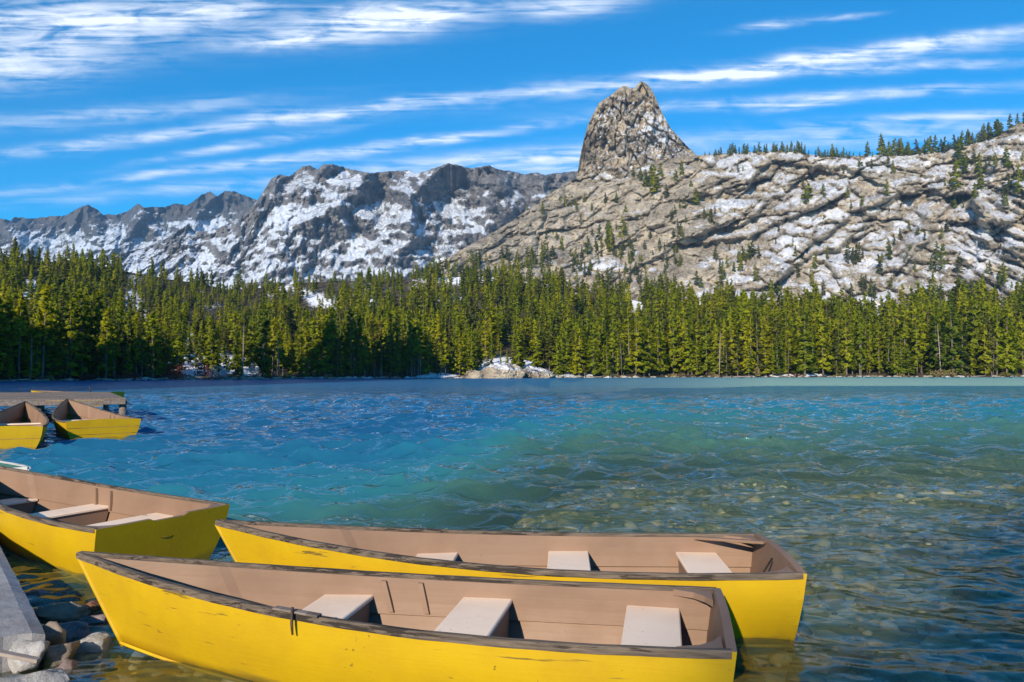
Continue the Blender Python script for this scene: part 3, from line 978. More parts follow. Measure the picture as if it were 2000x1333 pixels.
ICO2, ICO3, ICO4 = ico(2), ico(3), ico(4)


def rock_verts(seed, base, cuts=9, rough=0.10):
    r = np.random.RandomState(seed)
    v = base[0].copy()
    for _ in range(cuts):            # planar facets
        n = r.randn(3); n /= np.linalg.norm(n); d = 0.50 + 0.34 * r.rand()
        s = v @ n
        v = v - np.where(s > d, s - d, 0)[:, None] * n * 0.97
    n3 = fbm(v[:, 0] * 1.6 + v[:, 2] * 1.1 + seed, v[:, 1] * 1.6 - v[:, 2] * 0.9, 4, seed % 50)
    n4 = fbm(v[:, 0] * 5 + v[:, 2] * 4 + seed, v[:, 1] * 5 - v[:, 2] * 3, 3, seed % 50 + 3)
    return v * (1 + rough * n3 + rough * 0.6 * n4)[:, None]


# cobbles on the bed: nobody could count them
r = np.random.RandomState(11)
cv, cf, ct = [], [], []
o = 0
stone_bank = [rock_verts(200 + k, ICO2 if k < 2 else ico(1), 6, 0.12) for k in range(12)]
stone_f = [ICO2[1] if k < 2 else ico(1)[1] for k in range(12)]
for k in range(4300):
    y = 2.6 + 16 * r.rand() ** 1.1
    x = (r.rand() * 1.75 - 0.80) * y
    zb = float(bed_z(x, y))
    if zb > 0.0 or zb < -1.6: continue
    s = 0.03 + 0.12 * r.rand() ** 3.4
    if zb + s * 0.6 > -0.03: s = max(0.03, (-0.03 - zb) / 0.7)
    b = r.randint(12)
    v = stone_bank[b] * np.array([s * (0.8 + 0.6 * r.rand()), s * (0.8 + 0.6 * r.rand()), s * 0.6])
    a = r.rand() * 6.28
    v = np.stack([v[:, 0] * math.cos(a) - v[:, 1] * math.sin(a) + x, v[:, 0] * math.sin(a) + v[:, 1] * math.cos(a) + y, v[:, 2] + zb + s * 0.15], -1)
    cv.append(v); cf.append(stone_f[b] + o); o += len(v); ct.append(np.full(len(v), r.rand()))
me = mk_mesh('lake_bed_cobbles', np.concatenate(cv), np.concatenate(cf), True, [M_BEDSTONE], attrs={'tint': np.concatenate(ct)})
tag(ob('lake_bed_cobbles', me), 'golden brown cobbles under the shallow water', kind='stuff')


def rock(name, seed, px, py, z, size, mat, label, rotz=0.0, cat='rock', group=None, base=None, tilt=0.0, cuts=9):
    """px, py: where its base middle shows; z: height of its base"""
    p = on_z(px, py, z)
    v = rock_verts(seed, base or ICO4, cuts + 4, 0.20) * np.array(size)
    me = mk_mesh(name, v, (base or ICO4)[1], False, [mat])
    ob_ = ob(name, me, loc=(p[0], p[1], z + size[2] * 0.45), rot=(tilt, 0, rotz))
    return tag(ob_, label, cat, group)

#@@TREES
# ------------------------------------------------------------------ trees
def conifer_parts(seed, h=10.0, ratio=0.12, bare=0.12, n_spray=760, top=1.0, spray=1.0, gap=0.25, droop=0.35):
    """returns (trunk verts, faces), (crown verts, faces): sprays of needles on uneven whorled boughs"""
    r = np.random.RandomState(seed)
    T = MB()
    rad = h * 0.013
    zs = [0, 0.04, 0.3, 0.6, 0.85, 0.985]
    bx, by_ = r.randn(2) * 0.012 * h
    T.tube([(bx * z * z, by_ * z * z, z * h) for z in zs], [rad * 1.5, rad, rad * 0.85, rad * 0.6, rad * 0.3, rad * 0.08], 6)
    V, F = [], []
    nb = int(54 + 22 * r.rand())
    boughs = []
    for k in range(nb):
        t = bare + (0.97 - bare) * ((k + 0.5 * r.rand()) / nb)
        if r.rand() < gap * 0.5: continue
        prof = (1 - ((t - bare) / (1 - bare))) ** 0.72 * (0.55 + 0.45 * min(1, (t - bare) * 7))
        L = h * ratio * max(prof, 0.05) * (0.6 + 0.65 * r.rand()) * 1.25
        boughs.append((t, L, r.rand() * 2 * PI))
    tot = sum(b[1] for b in boughs)
    for (t, L, a) in boughs:
        # bough stem, thin
        n = max(6, int(n_spray * L / tot))
        for s in range(n):
            f = r.rand() ** 0.6
            d = np.array([math.cos(a), math.sin(a), -droop + 0.25 * t])
            side = np.array([-math.sin(a), math.cos(a), 0])
            p = np.array([bx * t * t, by_ * t * t, t * h]) + d * L * f + side * L * 0.42 * (r.rand() - 0.5) * (1.2 - f * 0.5) + np.array([0, 0, (r.rand() - 0.5) * 0.028 * h])
            ln = spray * h * (0.026 + 0.024 * r.rand()); wd = ln * (0.35 + 0.3 * r.rand())
            dd = d * 0.6 + side * (r.rand() - 0.5) * 1.6 + np.array([0, 0, 0.75 * (r.rand() - 0.25)])
            dd /= np.linalg.norm(dd)
            nn = np.cross(dd, r.randn(3)); nn /= np.linalg.norm(nn) + 1e-6
            o = len(V)
            V += [p - dd * ln * 0.4, p + nn * wd, p + dd * ln, p - nn * wd]
            F.append((o, o + 1, o + 2, o + 3))
    # leader
    for s in range(26):
        z = h * (0.93 + 0.07 * r.rand()); a = r.rand() * 6.28; w = h * 0.010
        p = np.array([bx, by_, z]); dd = np.array([math.cos(a) * 0.4, math.sin(a) * 0.4, 0.9]); nn = np.array([-math.sin(a), math.cos(a), 0])
        o = len(V); V += [p, p + nn * w + dd * w, p + dd * h * 0.022, p - nn * w + dd * w]; F.append((o, o + 1, o + 2, o + 3))
    V = np.array(V); F = np.array(F)
    c = V[F].mean(1)
    axis = np.stack([bx * (c[:, 2] / h) ** 2, by_ * (c[:, 2] / h) ** 2, c[:, 2]], -1)
    outw = c - axis; outw /= np.linalg.norm(outw, axis=1)[:, None] + 1e-6
    outw[:, 2] += 0.35
    ng_ = np.cross(V[F[:, 1]] - V[F[:, 0]], V[F[:, 2]] - V[F[:, 0]])
    flip = (ng_ * outw).sum(1) < 0
    F[flip] = F[flip][:, ::-1]
    ng_ /= np.linalg.norm(ng_, axis=1)[:, None] + 1e-9
    ng_[flip] *= -1
    nrm = outw * 0.9 + ng_ * 0.45 + r.randn(len(F), 3) * 0.12
    nrm /= np.linalg.norm(nrm, axis=1)[:, None]
    return (T.v, T.f), (V, F, nrm)


SPEC = [  # ratio, bare, sprays, gap, needles
    (0.105, 0.05, 1150, 0.2, 0), (0.125, 0.07, 1250, 0.25, 0), (0.090, 0.10, 1000, 0.25, 0), (0.14, 0.10, 1250, 0.35, 0),
    (0.10, 0.30, 900, 0.35, 0), (0.115, 0.38, 850, 0.4, 0), (0.11, 0.06, 1100, 0.3, 1), (0.16, 0.16, 1150, 0.45, 1)]
def set_normals(me, fn):
    cnt = np.zeros(len(me.polygons), np.int32); me.polygons.foreach_get('loop_total', cnt)
    fn = fn / (np.linalg.norm(fn, axis=1)[:, None] + 1e-9)
    me.normals_split_custom_set(np.repeat(fn, cnt, axis=0).tolist())
    return me


TRUNK_ME, CROWN_ME, TREE_ME = [], [], []
for i, (ra, ba, ns, gp, nd) in enumerate(SPEC):
    (tv, tf), (cv, cf, cn) = conifer_parts(500 + i, 10.0, ra, ba, int(ns * 1.5), gap=gp, spray=0.82)
    TRUNK_ME.append(mk_mesh('trunk', tv, tf, True, [M_BARK]))
    mt = M_NEEDLE_DULL if nd else M_NEEDLE
    CROWN_ME.append(set_normals(mk_mesh('crown', cv, cf, True, [mt]), cn))
    allv = np.concatenate([np.array(tv), cv]); allf = list(tf) + [tuple(int(x) + len(tv) for x in q) for q in cf]
    fm = [1] * len(tf) + [0] * len(cf)
    tm_ = mk_mesh('conifer', allv, allf, True, [mt, M_BARK], fm)
    tn = np.zeros((len(tf), 3))
    for q_, f_ in enumerate(tf):
        pc_ = np.mean([tv[k_] for k_ in f_], 0); tn[q_] = (pc_[0], pc_[1], 0.02)
    TREE_ME.append(set_normals(tm_, np.concatenate([tn, cn])))


def tree(name, loc, h, var, rotz, label, cat='tree', group=None, lean=(0, 0), wide=1.0):
    e = ob(name, None, loc=loc, rot=(lean[0], lean[1], rotz))
    s = h / 10.0
    e.scale = (s * wide, s * wide, s)
    ob('trunk', TRUNK_ME[var], e); ob('crown', CROWN_ME[var], e)
    return tag(e, label, cat, group)


rt = np.random.RandomState(77)
HT = interp([(-400, 15), (0, 14.5), (350, 13), (700, 14), (1000, 15), (1300, 16.5), (1700, 19.5), (2000, 21), (2400, 21)])
cand = []          # (apparent height px, px, loc, h, var)


def forest_density(px, py):
    d = 1.0
    for x0, y0, w, h, a in D_SNOW:
        d -= 1.15 * a * math.exp(-((px - x0) / w) ** 2 - ((py - y0 + 6) / h) ** 2)
    return d


# front row on the shore
px = -330.0
while px < 2330:
    px += 5 + 15 * rt.rand()
    py = SHORE_PY(px) - 2.2 - 5.0 * rt.rand() ** 1.5
    if 905 < px < 1090 or (300 < px < 410 and rt.rand() < 0.85) or (410 < px < 520 and rt.rand() < 0.5): continue
    g = LD.ground(px, py)
    if g is None: continue
    h = HT(px) * (0.42 + 0.75 * rt.rand())
    h = h * (1 + 0.5 * float(fbm(px / 60.0, 0.4, 3, 193)))
    cand.append((h * FPX / g[1], px, g, h, int(rt.choice([0, 1, 2, 3, 4, 4, 5, 5, 6])) if px < 900 else int(rt.choice([0, 0, 1, 1, 2, 3, 4, 6]))))
# the slope
for k in range(7000):
    px = -330 + 2660 * rt.rand()
    c = float(interp(D_CREST)(px)); s = float(SHORE_PY(px))
    py = c + (s - 7 - c) * rt.rand() ** 1.3
    up_ = np.clip(1.25 - (py - c) / (s - c) * 2.2, 0, 1)
    if rt.rand() > forest_density(px, py) * (0.90 + (0.8 + 1.6 * up_ * (px > 1050)) * fbm(px / 70, py / 40, 3, 161) - 0.12 * up_): continue
    g = LD.ground(px, py)
    if g is None: continue
    h = HT(px) * (0.34 + 0.75 * rt.rand() ** 1.7) * np.interp(px, [0, 1000, 1700], [0.86, 0.86, 0.96]) * (1 + 0.5 * float(fbm(px / 75.0, py / 60.0, 3, 191))) * (1.0 + 0.12 * (px < 250))
    cand.append((h * FPX / g[1], px, g, h, int(rt.choice([0, 0, 1, 1, 2, 2, 3, 3, 4, 6, 7]))))
# upper fringe: scattered trees on the rocky hill
crestC = interp(C_CREST)


def scatterC(n, x0, x1, f0, f1, hmin, hmax, thr=-0.1):
    for k in range(n):
        px = x0 + (x1 - x0) * rt.rand(); f = rt.rand()
        py = f0(px) + (f1(px) - f0(px)) * f
        if fbm(px / 45, py / 40, 3, 171) < thr + 0.35 * rt.rand(): continue
        g = LC.ground(px, py)
        if g is None: continue
        h = hmin + (hmax - hmin) * rt.rand()
        cand.append((h * FPX / g[1], px, g, h, int(rt.choice([0, 1, 2, 3, 6, 6, 7]))))


scatterC(700, 560, 1320, lambda x: np.interp(x, [560, 850, 1000, 1150, 1320], [560, 520, 505, 480, 490]), lambda x: np.interp(x, [560, 850, 1000, 1320], [610, 590, 590, 600]), 10, 17, -0.25)
scatterC(520, 1250, 2300, lambda x: 505 + 0 * x, lambda x: 630 + 0 * x, 11, 24, 0.0)
scatterC(240, 1040, 1400, lambda x: 395 + 0 * x, lambda x: 520 + 0 * x, 9, 18, -0.02)
scatterC(70, 1840, 2040, lambda x: 310 + 0 * x, lambda x: 420 + 0 * x, 10, 20, -0.05)
scatterC(170, 1400, 1840, lambda x: 315 + 0 * x, lambda x: 520 + 0 * x, 6, 15, 0.02)
hill = []


def hillside(px, py, hpx, var=None):
    g = LC.ground(px, py)
    if g is None: return
    hill.append((px, g, hpx * g[1] / FPX, int(rt.choice([0, 1, 2, 3, 6])) if var is None else var))


# skyline
px = 1362.0
while px < 2005:
    px += (1.0 + 5 * rt.rand()) if fbm(px / 40.0, 0.3, 2, 177) > -0.1 else (4 + 14 * rt.rand())
    hp = (10 + 20 * rt.rand() ** 1.5) * np.interp(px, [1362, 1420, 1640, 1760, 1900], [0.6, 0.8, 1.0, 1.25, 1.2])
    hillside(px, float(crestC(px)) + 1.5 + 3 * rt.rand(), hp)
for (px, py, hp) in [(1724, 306, 46), (1482, 301, 24), (1500, 300, 20), (1876, 330, 58), (1868, 372, 60), (1856, 400, 50), (1888, 340, 44), (1846, 300, 34), (1915, 345, 48), (1918, 372, 40), (1965, 330, 44), (1968, 382, 46),
                     (1990, 380, 60), (1942, 330, 34), (1900, 322, 34), (1580, 418, 62), (1574, 400, 34), (1683, 345, 30), (1674, 344, 26), (1610, 385, 26), (1730, 384, 36), (1745, 340, 28), (1655, 388, 22), (1700, 330, 20), (1962, 410, 30),
                     (1270, 365, 44), (1277, 372, 52), (1284, 380, 58), (1262, 366, 36), (1250, 356, 30), (1290, 352, 36), (1330, 352, 40), (1322, 360, 30), (1352, 395, 44), (1358, 402, 36), (1300, 388, 30), (1240, 345, 20), (1180, 400, 26), (1200, 398, 24),
                     (1218, 430, 30), (1117, 400, 20), (1123, 402, 16), (1196, 498, 52), (1216, 486, 62), (1190, 480, 50), (1236, 502, 30), (1030, 412, 14), (1022, 408, 12), (1062, 506, 36), (1100, 490, 30), (1040, 508, 26), (1170, 470, 34), (1150, 500, 40),
                     (1077, 380, 10), (1745, 480, 24), (1760, 470, 26), (1735, 500, 24), (1775, 450, 22), (1720, 515, 22), (1795, 460, 20), (1850, 455, 28), (1848, 500, 26), (1608, 440, 20), (1565, 372, 22)]:
    hillside(px + rt.randn() * 2, py, hp)

cand.sort(key=lambda c: -c[0])
NEAR = [c for c in cand if -40 < c[1] < 2040][:250]
near_ids = {id(c) for c in NEAR}
REST = [c for c in cand if id(c) not in near_ids]
for (ap, px, g, h, var) in NEAR:
    for lim, where in ((110, 'shaded far forest beyond the wooden dock'), (300, 'dark far forest around the tall pale trunk'), (520, 'dark far forest behind the red and frosted shrubs'),
                       (880, 'far forest between the frosted bush and the granite outcrop'), (1130, 'far forest around the granite outcrop'), (1400, 'sunlit far forest just right of the outcrop'),
                       (1600, 'sunlit far forest around the tan bush'), (1800, 'sunlit far forest around the pale dead trunk'), (9999, 'sunlit far forest above the rusty golden brush')):
        if px < lim: break
    lb, gr = 'tall conifer in the ' + where, 'conifers of the ' + where
    tree('conifer_tree', g, h, var, rt.rand() * 6.28, lb, 'tree', gr, (rt.randn() * 0.02, rt.randn() * 0.02), 0.85 + 0.4 * rt.rand())
for (px, g, h, var) in hill:
    up = (g[2] - CAM_H) / g[1] > (726 - float(crestC(px)) - 8) / FPX
    for lim, where in ((1362, 'the bare slope below the crag'), (1600, 'the rocky hill next to the crag'), (1800, 'the middle of the rocky hill'), (9999, 'the cliffs ending the rocky hill')):
        if px < lim: break
    lb = ('small dark conifer on the skyline over ' if up else 'scattered green conifer standing on ') + where
    gr = ('skyline conifers over ' if up else 'conifers on ') + where
    tree('hillside_conifer', g, h, var, rt.rand() * 6.28, lb, 'tree', gr, (0, 0), 1.25 + 0.6 * rt.rand())

# the rest of the wood reads as one mass: points that carry tree instances
fp = np.array([c[2] for c in REST]); fs = np.array([c[3] / 10.0 for c in REST]); fv = np.array([c[4] for c in REST])
me = bpy.data.meshes.new('conifer_forest')
me.vertices.add(len(fp)); me.vertices.foreach_set('co', fp.astype(np.float32).ravel())
for nm, dt, arr in (('scl', 'FLOAT', fs), ('var', 'INT', fv)):
    a_ = me.attributes.new(nm, dt, 'POINT'); a_.data.foreach_set('value', arr.astype(np.float32 if dt == 'FLOAT' else np.int32))
a_ = me.attributes.new('wid', 'FLOAT', 'POINT'); a_.data.foreach_set('value', (fs * (1.05 + 0.55 * rt.rand(len(fs)))).astype(np.float32))
a_ = me.attributes.new('rot', 'FLOAT', 'POINT'); a_.data.foreach_set('value', (rt.rand(len(fs)) * 6.28).astype(np.float32))
forest = tag(ob('conifer_forest', me), 'dense conifer forest covering the slope behind the far shore', kind='stuff')
ng = bpy.data.node_groups.new('forest_trees', 'GeometryNodeTree')
ng.interface.new_socket('Geometry', in_out='INPUT', socket_type='NodeSocketGeometry')
ng.interface.new_socket('Geometry', in_out='OUTPUT', socket_type='NodeSocketGeometry')
gi = ng.nodes.new('NodeGroupInput'); go = ng.nodes.new('NodeGroupOutput')
jn = ng.nodes.new('GeometryNodeJoinGeometry')


def nattr(nm, dt='FLOAT'):
    n = ng.nodes.new('GeometryNodeInputNamedAttribute'); n.data_type = dt; n.inputs['Name'].default_value = nm
    return n.outputs['Attribute']


cxyz = ng.nodes.new('ShaderNodeCombineXYZ'); w_ = nattr('wid'); ng.links.new(w_, cxyz.inputs[0]); ng.links.new(w_, cxyz.inputs[1]); ng.links.new(nattr('scl'), cxyz.inputs[2])
rxyz = ng.nodes.new('ShaderNodeCombineXYZ'); ng.links.new(nattr('rot'), rxyz.inputs[2])
vat = nattr('var', 'INT')
for i, tm in enumerate(TREE_ME):
    po = bpy.data.objects.new('conifer_pattern', tm)       # not linked to the scene, only instanced
    oi = ng.nodes.new('GeometryNodeObjectInfo'); oi.inputs['Object'].default_value = po
    oi.inputs['As Instance'].default_value = True
    cmpn = ng.nodes.new('FunctionNodeCompare'); cmpn.data_type = 'INT'; cmpn.operation = 'EQUAL'
    ng.links.new(vat, cmpn.inputs[2]); cmpn.inputs[3].default_value = i
    ins = ng.nodes.new('GeometryNodeInstanceOnPoints')
    ng.links.new(gi.outputs[0], ins.inputs['Points']); ng.links.new(cmpn.outputs[0], ins.inputs['Selection'])
    ng.links.new(oi.outputs['Geometry'], ins.inputs['Instance'])
    ng.links.new(rxyz.outputs[0], ins.inputs['Rotation']); ng.links.new(cxyz.outputs[0], ins.inputs['Scale'])
    ng.links.new(ins.outputs[0], jn.inputs[0])
ng.links.new(jn.outputs[0], go.inputs[0])
md = forest.modifiers.new('trees', 'NODES'); md.node_group = ng

#@@BOATS
# ------------------------------------------------------------------ shore things across the lake
def shrub(name, px, py, w, h, mat, label, n=420, seed=0, cat='shrub', group=None, leaf=0.28):
    g = LD.ground(px, py)
    r = np.random.RandomState(900 + seed)
    V, F = [], []
    for k in range(n):
        a = r.rand() * 6.28; f = r.rand() ** 0.5; z = r.rand() ** 0.8
        rr = f * math.sqrt(max(0.02, 1 - z * z * 0.85)) * (0.8 + 0.35 * math.sin(3 * a + seed))
        p = np.array([math.cos(a) * rr * w / 2, math.sin(a) * rr * w * 0.3, z * h * (0.75 + 0.3 * math.sin(2 * a + seed * 2))])
        d = np.array([math.cos(a) * 0.5, math.sin(a) * 0.5, 0.8]) + r.randn(3) * 0.4; d /= np.linalg.norm(d)
        nn = np.cross(d, r.randn(3)); nn /= np.linalg.norm(nn)
        l = leaf * (0.6 + r.rand()); o = len(V)
        V += [p, p + d * l * 0.5 + nn * l * 0.28, p + d * l, p + d * l * 0.5 - nn * l * 0.28]; F.append((o, o + 1, o + 2, o + 3))
    e = ob(name, None, loc=(g[0], g[1], g[2] - 0.1))
    ob('twigs', mk_mesh('twigs', V, np.array(F), False, [mat]), e)
    S = MB()
    for k in range(7):
        a = r.rand() * 6.28
        S.tube([(0, 0, 0), (math.cos(a) * w * 0.15, math.sin(a) * w * 0.1, h * 0.4), (math.cos(a) * w * 0.3, math.sin(a) * w * 0.18, h * 0.75)], [0.05, 0.035, 0.015], 4)
    ob('stem', mk_mesh('stem', S.v, S.f, True, [M_BARK]), e)
    return tag(e, label, cat, group)


shrub('willow_shrub', 345, 741, 9.5, 3.4, M_SHRUB_RED, 'wide dark red leafless willow shrub on the far shore', 900, 1)
shrub('willow_shrub', 395, 735, 4.2, 3.6, M_SHRUB_RED, 'brick red willow shrub below the snowy bank on the far shore', 500, 2)
shrub('willow_shrub', 255, 742, 5.5, 1.5, M_SHRUB_RED, 'low red brush by a pale trunk on the far shore', 380, 3)
shrub('frosted_shrub', 425, 739, 6.5, 2.6, M_SHRUB_SNOW, 'snow dusted shrub beside the red willow on the far shore', 460, 4)
shrub('frosted_shrub', 496, 738, 6.0, 3.2, M_SHRUB_SNOW, 'snow dusted bush under the dark trees on the far shore', 380, 5)
shrub('tan_bush', 1478, 735.5, 3.2, 2.4, M_SHRUB_TAN, 'round tan bush at the water edge below sunlit conifers', 420, 6)
shrub('golden_brush', 1310, 736.3, 12.0, 0.9, M_SHRUB_TAN, 'low golden grass strip on the far bank right of the outcrop', 520, 7, 'grass clump')
shrub('golden_brush', 1850, 735.6, 14.0, 1.9, M_SHRUB_TAN, 'wide rusty golden brush on the far bank under the bright conifers', 760, 8, 'grass clump')
shrub('golden_brush', 1965, 735.4, 7.0, 1.2, M_SHRUB_OLIVE, 'small olive brush at the end of the far bank', 340, 9, 'grass clump')

rkmat = M_HILL


def shore_rock(seed, px, py, w, h, d, label, snow=0.4):
    g = LD.ground(px, py)
    base5 = ico(5)
    v = rock_verts(seed, base5, 18, 0.22)
    n = base5[0]
    f1, f2, val = cells(v[:, 0] * 4 + v[:, 2] * 1.5, v[:, 2] * 3.5 + v[:, 1] * 2, seed)
    v = v * (1 + 0.12 * (val - 0.5) - 0.10 * np.clip(1 - (f2 - f1) * 5, 0, 1))[:, None] * np.array([w / 2, d / 2, h])
    snow = snow + 0.5 * fbm(v[:, 0] / 2.5 + seed, v[:, 2] + v[:, 1] / 2.5, 4, 7)
    me = mk_mesh('granite_outcrop', v, base5[1], True, [rkmat], attrs={'snow': np.clip(snow + 0.9 * (n[:, 2] - 0.55), 0, 1), 'tint': 0.5 + 0.4 * n[:, 0]})
    return tag(ob('granite_outcrop', me, loc=(g[0], g[1], 0.0)), label, 'rock', 'granite outcrop on the far shore')


shore_rock(41, 968, 738.0, 17, 4.2, 10, 'broad pale granite outcrop with snow on top at the far shore', 0.30)
shore_rock(42, 1050, 737.4, 11, 3.6, 8, 'rounded grey granite boulder right of the broad outcrop', 0.42)
shore_rock(43, 925, 738.6, 7, 3.2, 6, 'small sunlit tan boulder at the tip of the outcrop', 0.05)
shore_rock(44, 1105, 737.6, 9, 1.5, 6, 'low snow covered rock slab beside the outcrop', 0.8)
shore_rock(45, 845, 738.8, 10, 0.9, 5, 'low snowy rock ledge at the water line before the outcrop', 0.8)
# scattered waterline stones, too small to pick apart
sv, sf = [], []; o = 0
r = np.random.RandomState(61)
for k in range(520):
    px = -300 + 2600 * r.rand(); g = LD.ground(px, SHORE_PY(px) + 0.5 - 1.2 * r.rand())
    if g is None: continue
    s = 0.25 + 0.6 * r.rand() ** 2
    b = r.randint(12); v = stone_bank[b] * np.array([s * 1.5, s, s * 0.6]) + np.array([g[0], g[1], max(g[2], 0.0) + 0.1 * s])
    sv.append(v); sf.append(stone_f[b] + o); o += len(v)
sv = np.concatenate(sv)
me = mk_mesh('shoreline_stones', sv, np.concatenate(sf), True, [rkmat], attrs={'snow': np.clip(0.35 + 0.6 * fbm(sv[:, 0] / 9, sv[:, 1] / 9, 3, 5), 0, 1), 'tint': 0.5 + 0 * sv[:, 0]})
tag(ob('shoreline_stones', me), 'line of small stones along the far waterline', kind='stuff')

# trees that stand out one by one along the far shore
for (px, py, hpx, var, wide, lb) in [
    (921, 733, 88, 2, 1.0, 'slim pale green conifer at the tip of the rock outcrop'),
    (960, 716, 62, 2, 0.6, 'thin spire conifer rising from the middle of the outcrop'),
    (978, 714, 46, 2, 0.45, 'very thin short conifer on the snowy outcrop top'),
    (1002, 712, 58, 2, 0.6, 'thin conifer on the back edge of the outcrop'),
    (1017, 720, 84, 0, 0.9, 'narrow dense conifer between the two outcrop rocks'),
    (1088, 734, 78, 1, 1.25, 'full yellow-green conifer just right of the outcrop'),
    (898, 736, 62, 4, 0.9, 'short conifer on a bare trunk at the outcrop waterline'),
    (207, 741, 142, 5, 1.0, 'tall pine with a long pale bare trunk and lit top'),
    (1748, 735, 78, 0, 1.0, 'bright young conifer at the water edge under the hill'),
    (1912, 735, 96, 1, 1.0, 'bright full conifer leaning over the golden brush')]:
    g = LD.ground(px, py)
    tree('shore_conifer', g, hpx * g[1] / FPX, var, 1.3 * px, lb, 'tree', None, (0, 0), wide)


def snag(px, py, hpx, mat, label, seed, lean=0.0):
    g = LD.ground(px, py); h = hpx * g[1] / FPX
    r = np.random.RandomState(seed)
    e = ob('dead_tree', None, loc=g, rot=(0, lean, 0))
    T = MB(); T.tube([(0, 0, -0.2), (0.03, 0, h * 0.5), (0, 0.03, h)], [h * 0.014, h * 0.010, h * 0.002], 6)
    ob('trunk', mk_mesh('trunk', T.v, T.f, True, [mat]), e)
    for k in range(16):
        z = h * (0.3 + 0.66 * r.rand()); a = r.rand() * 6.28; L = h * 0.10 * (1.1 - z / h) * (0.6 + r.rand())
        B_ = MB(); B_.tube([(0, 0, z), (math.cos(a) * L * 0.6, math.sin(a) * L * 0.6, z + 0.05 * L), (math.cos(a) * L, math.sin(a) * L, z - 0.2 * L)], [h * 0.004, h * 0.003, h * 0.001], 4)
        ob('branch', mk_mesh('branch', B_.v, B_.f, True, [mat]), e)
    tag(e, label, 'tree')


snag(474, 737, 100, M_DEAD, 'bare grey snag among the dark trees by the frosted bush', 1)
snag(1131, 735, 70, M_DEAD, 'reddish dead tree at the waterline right of the outcrop', 2)
snag(1143, 736, 52, M_DEAD, 'leaning dead stem beside the reddish dead tree', 3, -0.25)
for k_, (px_, hp_) in enumerate([(60, 92), (128, 80), (545, 88), (690, 70), (820, 74), (1215, 84), (1405, 90), (1540, 66), (1838, 104), (1940, 80)]):
    snag(px_, float(SHORE_PY(px_)) - 1.4, hp_, M_BARK if k_ % 2 else M_DEAD, ('bare dead pole %s on the far shore' % ('beyond the wooden dock', 'right of the dock end', 'past the frosted bush', 'in the dark wood before the outcrop', 'just before the outcrop ledge', 'right of the outcrop dead trees',
         'left of the tan bush', 'right of the tan bush', 'beside the rusty golden brush', 'over the small olive brush')[k_]), 30 + k_, 0.05 * math.sin(k_ * 2.2))
snag(1682, 734, 96, M_DEAD, 'pale dead trunk among the sunlit conifers', 4)

rl = np.random.RandomState(17)
for k in range(11):            # brush along the water's edge
    px_ = (-20, 95, 165, 560, 640, 760, 1190, 1395, 1560, 1640, 1760)[k]
    shrub('waterside_brush', px_, float(SHORE_PY(px_)) - 0.4, 2.5 + 4 * rl.rand(), 0.8 + 0.9 * rl.rand(), (M_SHRUB_OLIVE, M_SHRUB_TAN, M_SHRUB_RED)[k % 3], 'low brush clump at the foot of the trees along the far waterline', 160, 40 + k, 'shrub', 'brush along the far waterline')
for k in range(8):             # fallen logs half in the water
    px_ = (30, 240, 590, 735, 1165, 1450, 1620, 1900)[k]
    g = LD.ground(px_, float(SHORE_PY(px_)) + 0.2)
    Lg = 3.5 + 4 * rl.rand(); a = rl.rand() * 0.8 - 0.4
    T = MB(); T.tube([(-Lg / 2, 0, 0.05), (0, 0.05, 0.18), (Lg / 2, 0, 0.35)], [0.16, 0.13, 0.07], 7)
    lo = ob('fallen_log', mk_mesh('fallen_log', T.v, T.f, True, [M_DEAD]), loc=(g[0], g[1] - 0.6, 0.02), rot=(0, 0, a))
    tag(lo, 'bleached fallen log lying at the far waterline', 'log', 'logs along the far waterline')

# ------------------------------------------------------------------ boats
def smoothmax(a, b): return np.maximum(a, b)


